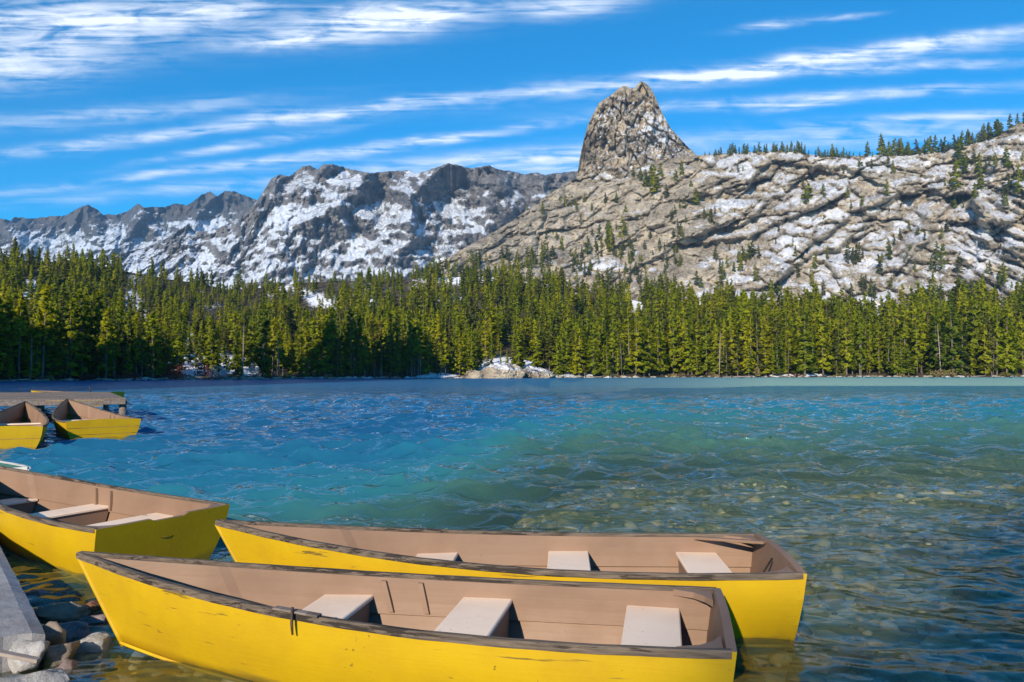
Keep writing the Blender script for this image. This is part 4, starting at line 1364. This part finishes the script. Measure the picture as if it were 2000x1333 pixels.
class Boat:
    def __init__(self, name, bow, stern, L, B, zb, zs, mats, pitch=0.0, roll=0.0, dz=0.0, seats=(0.40, 0.62, 0.86), planks=1, notch=False, label='', seat_z=0.295, cleats=True, rail_w=0.027, draft=0.07, knees=True, rake=0.06):
        self.rake = rake
        bow = np.array(bow[:2], float); stern = np.array(stern[:2], float)
        d = stern - bow; ang = math.atan2(d[1], d[0])
        self.L, self.B, self.zb, self.zs = L, B, zb, zs
        self.draft = draft
        self.e = ob(name, None, loc=(bow[0], bow[1], dz), rot=(roll, pitch, ang))
        self.e.rotation_mode = 'XYZ'
        hullm, inm, seatm, railm, edgem = mats
        N = 30
        S = np.linspace(0, 1, N) ** 1.15
        self.S = S
        e = self.e
        # hull: outer skin, one sheet from rail to rail
        rows = []
        for s in S:
            side = [self.pt(s, t, 0.0) for t in np.linspace(1, 0, 7)]
            bot = [self.pt(s, 0, 0.0) * np.array([1, f, 1]) for f in (0.6, 0.2, -0.2, -0.6)]
            oth = [p * np.array([1, -1, 1]) for p in reversed(side)]
            rows.append(side + bot + oth)
        G = np.array(rows)
        ob('hull', mk_mesh('hull', G.reshape(-1, 3), grid_faces(*G.shape[:2])[:, ::-1].copy(), True, [hullm]), e)
        # inside planking: two strakes a side, the upper lapping over the lower
        for sg in (1, -1):
            for (t0, t1, off) in ((0.0, 0.56, 0.016), (0.52, 0.99, 0.040)):
                rings = []
                for s in S[1:]:
                    ins = [self.pt(s, t, off) * np.array([1, sg, 1]) for t in np.linspace(t0, t1, 4)]
                    outs = [self.pt(s, t, 0.003) * np.array([1, sg, 1]) for t in (t1, t0)]
                    rings.append(ins + outs)
                m = MB(); m.sweep(rings)
                ob('inner_plank', mk_mesh('inner_plank', m.v, m.f, False, [inm]), e)
        # floor boards
        zf = 0.055
        for k in range(4):
            m = MB(); rings = []
            for s in S[4:]:
                w = self.wid(s, zf) - 0.03
                x = self.pt(s, 0.1, 0)[0]
                y0 = -w + 2 * w * k / 4 + 0.004; y1 = -w + 2 * w * (k + 1) / 4 - 0.004
                rings.append([(x, y0, zf), (x, y1, zf), (x, y1, zf - 0.015), (x, y0, zf - 0.015)])
            m.sweep(rings)
            ob('floor_board', mk_mesh('floor_board', m.v, m.f, False, [inm]), e)
        # rails
        for sg in (1, -1):
            m = MB(); rings = []
            Pg = np.array([self.pt(s, 1.0, 0.0) for s in S]); T = np.gradient(Pg, axis=0); T /= np.linalg.norm(T[:, :2], axis=1)[:, None]
            for i, s in enumerate(S):
                p = Pg[i]; nrm = np.array([-T[i, 1], T[i, 0], 0])       # outward
                zt = p[2]
                wob = 0.003 * math.sin(i * 2.1) + 0.002 * math.sin(i * 5.3 + 1)
                def q(o_, z): 
                    v = p + nrm * o_; v = np.array([v[0], max(v[1], 0.001), z]); v[1] *= sg; return v
                a, b = -rail_w + wob, 0.012 + wob
                rings.append([q(a, zt + 0.010), q(a + 0.006, zt + 0.017), q(b - 0.006, zt + 0.017), q(b, zt + 0.010), q(b, zt - 0.019), q(0.001, zt - 0.022), q(0.001, zt - 0.004), q(a, zt - 0.006)])
            m.sweep(rings)
            ob('rail', mk_mesh('rail', m.v, m.f, False, [railm]), e)
            m = MB(); m.tube([self.pt(s, 0.02, -0.006) * np.array([1, sg, 1]) for s in S], 0.010, 6)
            ob('chine_strip', mk_mesh('chine_strip', m.v, m.f, True, [edgem]), e)
        # stem
        m = MB(); m.tube([self.pt(0, t, 0) * np.array([1, 0, 1]) + np.array([-0.004, 0, -0.012]) for t in np.linspace(0, 1, 8)], 0.016, 8)
        ob('stem', mk_mesh('stem', m.v, m.f, True, [hullm]), e)
        # transom
        nc = 33
        for k in range(planks):
            t0, t1 = k / planks + (0.010 if k else -0.02), (k + 1) / planks - (0.010 if k < planks - 1 else 0)
            V, F, fm = [], [], []
            tt = np.linspace(t0, t1, 4)
            for side, off in ((0, 0.022), (1, -0.022)):
                for j, t in enumerate(tt):
                    for c in range(nc):
                        f = -1 + 2 * c / (nc - 1)
                        P = self.pt(1.0, t, 0.0)
                        z = P[2]; y = P[1] * f * 1.004
                        if k == planks - 1:
                            crown = (0.010 if notch else 0.030 * (1 - f * f) + 0.012)
                            if notch: crown -= 0.022 * (1 if -0.24 < f < 0.26 else 0)
                            z += crown * (j / 3)
                        Pb, Pt = self.pt(1.0, 0.0, 0), self.pt(1.0, 1.0, 0)
                        V.append((Pb[0] + (Pt[0] - Pb[0]) * (z - Pb[2]) / (Pt[2] - Pb[2]) + off, y, z))
            for side in (0, 1):
                o_ = side * 4 * nc
                for j in range(3):
                    for c in range(nc - 1):
                        q = (o_ + j * nc + c, o_ + j * nc + c + 1, o_ + (j + 1) * nc + c + 1, o_ + (j + 1) * nc + c)
                        F.append(q if side == 0 else q[::-1]); fm.append(0 if side == 0 else 1)
            o_ = 4 * nc
            for c in range(nc - 1):
                F.append((3 * nc + c, 3 * nc + c + 1, o_ + 3 * nc + c + 1, o_ + 3 * nc + c)); fm.append(2)
                F.append((c + 1, c, o_ + c, o_ + c + 1)); fm.append(0)
            for j in range(3):
                F.append((j * nc, (j + 1) * nc, o_ + (j + 1) * nc, o_ + j * nc)); fm.append(0)
                F.append(((j + 1) * nc + nc - 1, j * nc + nc - 1, o_ + j * nc + nc - 1, o_ + (j + 1) * nc + nc - 1)); fm.append(0)
            ob('transom' if planks == 1 else 'transom_plank', mk_mesh('transom', V, F, False, [hullm, inm, inm], fm), e)
        # thwarts with their boxed-in fronts
        for s in seats:
            half = 0.15
            xs = (s * L - half, s * L + half)
            zz = seat_z
            def hw(x, z): return self.wid_x(x, z) - 0.034
            th = MB()
            n = 2
            a0, a1 = hw(xs[0], zz), hw(xs[1], zz)
            b = 0.006
            rings = []
            for x, w in ((xs[0], a0), (xs[0] + b, a0), (xs[1] - b, a1), (xs[1], a1)):
                i_ = b if x in xs else 0
                rings.append([(x, -w, zz - 0.028 + i_), (x, w, zz - 0.028 + i_), (x, w, zz - i_), (x, -w, zz - i_)])
            th.sweep(rings)
            seat = ob('seat', mk_mesh('seat', th.v, th.f, False, [seatm]), e)
            for x in (xs[0] + 0.025, xs[1] - 0.025):
                m = MB(); w1 = hw(x, zz - 0.03); w0 = hw(x, zf)
                m.sweep([[(x - 0.009, -w0, zf), (x - 0.009, w0, zf), (x - 0.009, w1, zz - 0.029), (x - 0.009, -w1, zz - 0.029)],
                         [(x + 0.009, -w0, zf), (x + 0.009, w0, zf), (x + 0.009, w1, zz - 0.029), (x + 0.009, -w1, zz - 0.029)]])
                ob('seat_riser', mk_mesh('seat_riser', m.v, m.f, False, [inm]), seat)
        if cleats:
            for sg in (1, -1):
                for s in (0.475, 0.535):
                    m = MB(); rings = []
                    for t in (0.56, 0.95):
                        p = self.pt(s, t, 0.040) * np.array([1, sg, 1]); i_ = np.array([0, -sg * 0.022, 0]); x_ = np.array([0.016, 0, 0])
                        rings.append([p - x_, p + x_, p + x_ + i_, p - x_ + i_])
                    m.sweep(rings)
                    ob('oarlock_cleat', mk_mesh('oarlock_cleat', m.v, m.f, False, [inm]), e)
        if knees:
            for sg in (1, -1):
                m = MB(); p = self.pt(1.0, 1.0, 0.03); z = p[2]
                for a in (0,):
                    pts = [(p[0] - 0.03, p[1]), (p[0] - 0.03, p[1] - 0.20), (p[0] - 0.07, p[1] - 0.12), (p[0] - 0.13, p[1] - 0.055), (p[0] - 0.24, p[1] - 0.012)]
                    m.sweep([[(x, y * sg, z - 0.030) for x, y in pts], [(x, y * sg, z + 0.004) for x, y in pts]])
                ob('corner_knee', mk_mesh('corner_knee', m.v, m.f, False, [inm]), e)
        tag(self.e, label, 'boat')

    # geometry: s along the boat (0 bow .. 1 stern), t up the side (0 chine .. 1 rail), off inward
    def pt(self, s, t, off):
        L, B = self.L, self.B
        wg = B / 2 * (1 - (1 - s) ** 2.5) * (1 - 0.09 * s ** 3) + 0.008
        wb = B / 2 * 0.80 * (1 - (1 - s) ** 2.3) * (1 - 0.07 * s ** 3) + 0.006
        zg = self.zs + (self.zb - self.zs) * (1 - s) ** 2.3 - 0.03 * math.sin(PI * s)
        zc = -self.draft + 0.11 * (1 - s) ** 3 + 0.03 * s * s
        xg = L * s; xc = 0.32 + (L - self.rake - 0.32) * s
        bulge = 0.030 * math.sin(PI * t) * min(1, s * 5)
        w = wb + (wg - wb) * t + bulge
        return np.array([xc + (xg - xc) * t + (off * 1.5 if s < 0.2 else 0), max(w - off, 0.001), zc + (zg - zc) * t])

    def wid(self, s, z):
        lo, hi = 0.0, 1.0
        for _ in range(24):
            m = (lo + hi) / 2
            if self.pt(s, m, 0)[2] < z: lo = m
            else: hi = m
        return self.pt(s, lo, 0)[1]

    def wid_x(self, x, z):
        lo, hi = 0.0, 1.0
        for _ in range(20):
            s = (lo + hi) / 2
            t = 0.0
            a, b = 0.0, 1.0
            for _ in range(14):
                m = (a + b) / 2
                if self.pt(s, m, 0)[2] < z: a = m
                else: b = m
            if self.pt(s, a, 0)[0] < x: lo = s
            else: hi = s
        return self.pt(lo, a, 0)[1]


YB = (M_YELLOW, M_TAN, M_SEAT, M_RAIL, M_YELLOW_EDGE)


def ends(bow, zb, near, far, zs):
    b = on_z(*bow, zb); n = on_z(*near, zs); f = on_z(*far, zs)
    m = (n + f) / 2
    return b, m, float(np.hypot(*(m - b)[:2])), float(np.hypot(*(n - f)[:2]))


b, m_, L, Wd = ends((155, 1083), 0.55, (1441, 1278), (1438, 1156), 0.40)
print('boat1', L, Wd); L *= 0.982; Wd *= 0.97; m_ = b + (m_ - b) * 0.982
boat1 = Boat('rowing_boat', b, m_, L, max(Wd, 1.0) / 0.91, 0.55, 0.40, YB, seats=(0.42, 0.645, 0.905), label='nearest yellow rowing boat with tan inside, its bow over the shore stones')
b, m_, L, Wd = ends((424, 1020), 0.58, (1578, 1126), (1515, 1046), 0.42)
print('boat2', L, Wd); L *= 0.978; Wd *= 0.96; m_ = b + (m_ - b) * 0.978
boat2 = Boat('rowing_boat', b, m_, L, Wd / 0.91, 0.58, 0.42, YB, seats=(0.39, 0.64, 0.885), cleats=False, label='yellow rowing boat moored just behind the nearest one, brace across its stern corner')
# boat whose stern faces us on the left
n3 = on_z(190, 1036, 0.42); f3 = on_z(446, 987, 0.45); m3 = (n3 + f3) / 2; w3 = float(np.hypot(*(n3 - f3)[:2]))
tv = (f3 - n3)[:2] / w3; hd = np.array([-tv[1], tv[0]])
print('boat3', w3, hd)
boat3 = Boat('rowing_boat', m3[:2] + hd * 4.0, m3[:2], 4.0, w3 / 0.91, 0.62, 0.435, YB, roll=0.024, seats=(0.22, 0.50, 0.76), notch=True, cleats=True, rake=0.15, label='yellow rowing boat with its bright notched transom turned to the shore', seat_z=0.26)
n4 = on_z(131, 825, 0.45); f4 = on_z(272, 819, 0.45); m4 = (n4 + f4) / 2
w4 = float(np.hypot(*(n4 - f4)[:2])); b4 = at(131, 778, 22.2); print('boat4', w4, m4, b4, np.hypot(*(b4 - m4)[:2]))
boat4 = Boat('rowing_boat', b4, m4, float(np.hypot(*(b4 - m4)[:2])), w4 / 0.91, 0.86, 0.45, YB, seats=(0.35, 0.58, 0.80), planks=3, label='distant yellow rowing boat with a three plank transom tied by the wooden dock', seat_z=0.33, rail_w=0.04, knees=False)
f5 = on_z(80, 834, 0.45); b5 = at(50, 784, 21.3)
hd5 = (b5 - f5)[:2]; n5 = f5[:2] + np.array([-0.86, -0.5]) * 1.45; m5 = (f5[:2] + n5) / 2
boat5 = Boat('rowing_boat', b5, m5, float(np.hypot(*(b5[:2] - m5))), 1.5 / 0.91, 0.82, 0.45, YB, seats=(0.35, 0.58, 0.80), planks=2, label='distant yellow rowing boat cut by the picture edge in front of the dock', seat_z=0.33, rail_w=0.04, knees=False)
st6 = at(226, 764, 38.5)
boat6 = Boat('rowing_boat', (st6[0] - 4.6, st6[1] + 0.6), st6, 4.6, 1.6, 0.70, 0.60, YB, label='yellow rowing boat mostly hidden behind the wooden dock', seat_z=0.36, cleats=False, knees=False)
tip7 = on_z(56, 915, 0.46)
boat7 = Boat('dinghy', tip7, tip7[:2] + np.array([-0.86, 0.51]) * 3.4, 3.4, 1.25, 0.46, 0.40, (M_WHITE, M_TEAL, M_TEAL, M_WHITE, M_WHITE), label='small white dinghy with dark teal inside behind the yellow boat', cleats=False, knees=False)

# details on the boats
# oarlock plate and pin on the nearest boat's near rail
def local_near(boat, s, sg, off=0.0):
    p = boat.pt(s, 1.0, off) * np.array([1, sg, 1]); return p
SGN = 1
NEAR_SG = 1 if (boat1.e.matrix_basis @ Vector((2, 0.5, 0))).y < (boat1.e.matrix_basis @ Vector((2, -0.5, 0))).y else -1
for bt, ss in ((boat1, (0.40,)),):
    for s in ss:
        for sg in (NEAR_SG,):
            p = local_near(bt, s, sg); p2 = local_near(bt, s + 0.07, sg)
            dv = Vector(p2 - p); a = math.atan2(dv.y, dv.x)
            M = Matrix.Translation(Vector(p)) @ Matrix.Rotation(a, 4, 'Z') @ Matrix.Rotation(-math.atan2(dv.z, math.hypot(dv.x, dv.y)), 4, 'Y')
            m = MB(); m.box(0, dv.length, -0.026, 0.018, 0.018, 0.030, M, 0.003)
            pad = m.build('oarlock_pad', M_DOCKWOOD, bt.e)
            m = MB(); mid = Vector(p) + dv * 0.45 + Vector((0, sg * 0.030, 0))
            m.tube([mid + Vector((0, 0, 0.05)), mid + Vector((0, sg * 0.004, -0.03)), mid + Vector((0.004, sg * 0.002, -0.085))], [0.009, 0.008, 0.005], 8)
            m.build('oarlock_pin', M_IRON, pad, True)
# brace and rope at the stern of the second boat
p0 = boat2.pt(0.90, 0.97, 0.04); sgf = -1
pe = boat2.pt(0.985, 1.0, 0.04)
for sgf in (1,):
    pass
nearside = 1 if (boat2.e.rotation_euler.z) is not None else 1


def to_world(boat, p): return boat.e.matrix_basis @ Vector(p)


far_sg = 1 if to_world(boat2, boat2.pt(0.9, 1, 0)).y > to_world(boat2, boat2.pt(0.9, 1, 0) * np.array([1, -1, 1])).y else -1
A_ = Vector(boat2.pt(0.885, 0.98, 0.05) * np.array([1, far_sg, 1])); B2 = Vector(boat2.pt(0.992, 1.0, 0.05) * np.array([1, far_sg * 0.35, 1])) + Vector((0, 0, 0.03))
dv = B2 - A_
m = MB(); M = Matrix.Translation(A_) @ dv.to_track_quat('X', 'Z').to_matrix().to_4x4(); m.box(0, dv.length, -0.022, 0.022, -0.008, 0.012, M, 0.003)
m.build('brace', M_TAN, boat2.e)
P0 = Vector(boat2.pt(0.985, 0.98, 0.05) * np.array([1, -far_sg * 0.2, 1])); P1 = Vector(boat2.pt(0.93, 0.80, 0.05) * np.array([1, -far_sg * 0.75, 1]))
m = MB(); m.tube([P0, P0 * 0.6 + P1 * 0.4 - Vector((0, 0, 0.03)), P0 * 0.25 + P1 * 0.75 - Vector((0, 0, 0.04)), P1], 0.007, 6)
m.build('mooring_rope', M_ROPE, boat2.e, True)
# scratched half ring on the left boat's transom
pc = boat3.pt(1.0, 0.62, 0)
m = MB(); m.tube([(pc[0] + 0.024, 0.02 + 0.09 * math.cos(a), pc[2] + 0.05 + 0.05 * math.sin(a)) for a in np.linspace(PI * 1.08, PI * 1.92, 9)], 0.0025, 5)
m.build('scratch_ring', M_IRON, boat3.e)

# ------------------------------------------------------------------ dock
dz_ = 0.80
FR, FL = np.array([-12.3, 24.5]), np.array([-24.0, 19.8])
BR, BL = np.array([-17.0, 32.4]), np.array([-30.0, 29.6])
dock = ob('wooden_dock', None, loc=(FR[0], FR[1], 0))
NBD = 14
for k in range(NBD):
    m = MB()
    g0, g1 = k / NBD + 0.004, (k + 1) / NBD - 0.004
    q = [FL + (BL - FL) * g0, FR + (BR - FR) * g0, FR + (BR - FR) * g1, FL + (BL - FL) * g1]
    zz = dz_ + 0.006 * math.sin(k * 2.3)
    m.sweep([[(p[0] - FR[0], p[1] - FR[1], zz - 0.05) for p in q], [(p[0] - FR[0], p[1] - FR[1], zz) for p in q]])
    m.build('deck_board', M_DOCKWOOD, dock)
for (a, b_, nm) in ((FL, FR, 'fascia_board'), (FR, BR, 'fascia_board')):
    dv = Vector((*(b_ - a), 0)); m = MB()
    M = Matrix.Translation(Vector((*(a - FR), 0))) @ Matrix.Rotation(math.atan2(dv.y, dv.x), 4, 'Z')
    m.box(0, dv.length, -0.055, -0.005, dz_ - 0.19, dz_ - 0.055, M, 0.006)
    m.build(nm, M_DOCKWOOD, dock)
for t in (0.015, 0.2, 0.4, 0.6, 0.8):
    for (a, b_) in ((FR, FL), (BR, BL)):
        p = a + (b_ - a) * t - FR
        m = MB(); m.tube([(p[0], p[1] + 0.25, -2.5), (p[0], p[1] + 0.25, dz_ - 0.06)], 0.11, 10)
        m.build('dock_post', M_DOCKWOOD, dock, True)
m = MB(); cl_ = on_z(174, 758, dz_) - np.array([*FR, 0]); p = (np.array([-17.6, 32.1]) - FR)
m.tube([(p[0], p[1], dz_), (p[0], p[1], dz_ + 0.14), (p[0] - 0.05, p[1], dz_ + 0.22)], [0.03, 0.025, 0.02], 8)
m.build('mooring_cleat', M_IRON, dock, True)
tag(dock, 'grey weathered wooden dock reaching into the lake behind two yellow boats', 'dock')

# ------------------------------------------------------------------ concrete walkway and stones by the near shore
zw = 0.22
a_ = on_z(90, 1232, zw); b_ = on_z(0, 1062, zw)
dv = (b_ - a_)[:2]; dv /= np.linalg.norm(dv); nv = np.array([-dv[1], dv[0]])
walk = ob('concrete_walkway', None, loc=(a_[0], a_[1], 0))
xs = 0.0
rc = np.random.RandomState(4)
for k, ln in enumerate((1.15, 1.3, 1.4, 1.5)):
    # each cast slab: a slightly uneven top and worn edge
    nx, ny = 14, 8
    V = []; 
    for i in range(nx):
        for j in range(ny):
            u = xs + 0.004 + (ln - 0.008) * i / (nx - 1); w = 0.46 * j / (ny - 1)
            jit = 0.012 * fbm(u * 3, w * 5, 3, 8)
            edge = -0.02 if (j in (0, ny - 1)) else 0
            w2 = w + (0.008 * float(fbm(u * 6, 1.0, 3, 12)) if j in (0, ny - 1) else 0)
            q = dv * u + nv * w2
            if i == 0 and k == 0: q = q - dv * 0.05 * float(fbm(w * 9, 2.0, 3, 14))
            V.append((q[0], q[1], zw + float(jit) + edge))
    F = [(i * ny + j, i * ny + j + 1, (i + 1) * ny + j + 1, (i + 1) * ny + j) for i in range(nx - 1) for j in range(ny - 1)]
    nb = len(V)
    border = [(i, 0) for i in range(nx)] + [(nx - 1, j) for j in range(1, ny)] + [(i, ny - 1) for i in range(nx - 2, -1, -1)] + [(0, j) for j in range(ny - 2, 0, -1)]
    for (i, j) in border:
        p = V[i * ny + j]; V.append((p[0], p[1], -0.25))
    nbd = len(border)
    for t in range(nbd):
        i, j = border[t]; i2, j2 = border[(t + 1) % nbd]
        F.append((i * ny + j, nb + t, nb + (t + 1) % nbd, i2 * ny + j2))
    me = mk_mesh('slab', V, F, False, [M_CONC]); me.validate()
    import bmesh as _bm
    bmm = _bm.new(); bmm.from_mesh(me); _bm.ops.recalc_face_normals(bmm, faces=bmm.faces); bmm.to_mesh(me); bmm.free()
    ob('slab', me, walk)
    xs += ln
tag(walk, 'narrow grey concrete walkway running along the near shore beside the boats', 'walkway')

RK = [  # seed, px, py, z, size, material, label
    (301, 72, 1172, -0.06, (0.10, 0.09, 0.07), M_ST_MAUVE, 'small purple grey stone beside the walkway edge', 0.3),
    (302, 122, 1212, -0.06, (0.20, 0.13, 0.11), M_ST_BROWN, 'brown wedge shaped stone between walkway and boat bow', 0.2),
    (303, 178, 1196, -0.05, (0.085, 0.07, 0.055), M_ST_RUST, 'small rust red stone touching the lapping water', 0.9),
    (304, 187, 1222, -0.06, (0.11, 0.08, 0.06), M_ST_MAUVE, 'dark reddish stone nearest the boat stem', 0.5),
    (305, 128, 1248, -0.05, (0.22, 0.12, 0.10), M_ST_MAUVE, 'smooth mauve humped stone below the brown one', -0.2),
    (306, 168, 1306, -0.10, (0.21, 0.15, 0.17), M_ST_GREY, 'large flat topped grey boulder under the boat bow', 0.15),
    (307, 158, 1345, -0.06, (0.115, 0.09, 0.085), M_ST_DARK, 'dark angular stone in front of the grey boulder', 0.6),
    (308, 48, 1300, 0.05, (0.14, 0.11, 0.13), M_ST_GREY, 'pale triangular stone leaning on the broken walkway end', 0.1),
    (309, 35, 1375, 0.02, (0.30, 0.19, 0.13), M_ST_GREY, 'big grey slab stone in the near corner', 0.25),
    (310, 92, 1282, 0.0, (0.13, 0.14, 0.15), M_ST_MOSS, 'rough mossy chunk at the broken end of the walkway', 0.4),
    (311, 108, 1310, -0.02, (0.11, 0.16, 0.13), M_ST_MOSS, 'olive stained chunk of broken walkway below the mossy one', -0.3),
    (312, 24, 1276, 0.03, (0.15, 0.09, 0.11), M_ST_BROWN, 'brown broken chunk directly under the slab end', 0.7),
    (313, 226, 1352, -0.08, (0.12, 0.08, 0.06), M_ST_BROWN, 'low brown stone in the shaded shallows', 0.2),
    (314, 280, 1370, -0.10, (0.16, 0.10, 0.06), M_ST_BROWN, 'flat brown stone in the shaded shallows below the hull', -0.2),
    (315, 6, 1222, 0.03, (0.10, 0.09, 0.09), M_ST_RUST, 'reddish stone on the landward side of the walkway', 0.2),
    (316, 128, 1330, -0.04, (0.07, 0.08, 0.09), M_ST_MAUVE, 'small upright stone between mossy chunk and dark stone', 0.2),
    (317, 100, 1182, -0.10, (0.09, 0.07, 0.05), M_ST_DARK, 'wet dark stone awash by the walkway', 0.2),
]
for (sd, px, py, z, sz, mt, lb, rz) in RK:
    rock('shore_stone', sd, px, py, z, sz, mt, lb, rz, 'stone', 'stones by the near shore', cuts=12)
p0 = on_z(-40, 1268, 0.30); p1 = on_z(76, 1291, 0.24)
m = MB(); dv3 = Vector(p1 - p0)
M = Matrix.Translation(Vector((0, 0, 0))) @ dv3.to_track_quat('X', 'Z').to_matrix().to_4x4()
m.box(0, dv3.length, -0.02, 0.02, -0.008, 0.010, M, 0.003)
o = m.build('driftwood_stick', M_DEAD); o.location = p0
tag(o, 'thin weathered stick lying across the corner stones', 'stick')

# pines on the near bank behind the camera: their open crowns half shade the boats
OPEN = []
for k in range(3):
    (tv_, tf_), (cv_, cf_, _cn) = conifer_parts(700 + k, 10.0, 0.20, 0.22, 1500, spray=0.36, gap=0.3, droop=0.15)
    OPEN.append((mk_mesh('trunk', tv_, tf_, True, [M_BARK]), mk_mesh('crown', cv_, cf_, False, [M_NEEDLE_DULL])))
rb = np.random.RandomState(5)
for i in range(9):
    x = -17.0 + 2.2 * i + rb.randn() * 0.5; y = -50 + 1 * rb.randn(); h = 25.7 + 0.6 * rb.rand()
    e_ = ob('bank_pine', None, loc=(x, y, 0.3), rot=(0, 0, i * 1.7)); e_.scale = (h / 10 * 2.0, h / 10 * 2.0, h / 10)
    ob('trunk', OPEN[i % 3][0], e_); ob('crown', OPEN[i % 3][1], e_)
    tag(e_, 'tall open pine on the near bank behind the boats', 'tree', 'pines on the near bank')

# ------------------------------------------------------------------ wooded headland beside the lake, out of the picture: its shadow lies on the far shore
hx = np.linspace(-330, -20, 60); hy = np.linspace(-90, 120, 50)
HX, HY = np.meshgrid(hx, hy)
HZ = 92 * np.exp(-((HX + 165) / 62) ** 2 - ((HY - 12) / 44) ** 2) + 80 * np.exp(-((HX + 84) / 27) ** 2 - ((HY - 22) / 34) ** 2) + 4 * fbm(HX / 20, HY / 20, 3, 181) - 6
HZ = np.where(HX > -0.80 * np.maximum(HY, 8) - 8, -6, HZ)
me = mk_mesh('headland', np.stack([HX, HY, HZ], -1).reshape(-1, 3), grid_faces(*HX.shape), True, [M_FLOOR], attrs={'snow': HX * 0 + 0.1})
tag(ob('headland', me), kind='structure')

# ------------------------------------------------------------------ haze: the air between us and the ridges
hb = MB(); hb.box(-6000, 6000, -220, 4700, -12, 1100)
hm = bpy.data.materials.new('haze'); hm.use_nodes = True
for nd in list(hm.node_tree.nodes):
    if nd.type == 'BSDF_PRINCIPLED': hm.node_tree.nodes.remove(nd)
pv = hm.node_tree.nodes.new('ShaderNodeVolumePrincipled')
pv.inputs['Color'].default_value = (0.30, 0.58, 1.0, 1)
pv.inputs['Density'].default_value = 0.000075
pv.inputs['Anisotropy'].default_value = 0.0
hm.node_tree.links.new(pv.outputs[0], hm.node_tree.nodes['Material Output'].inputs['Volume'])
tag(hb.build('haze', hm), kind='stuff')
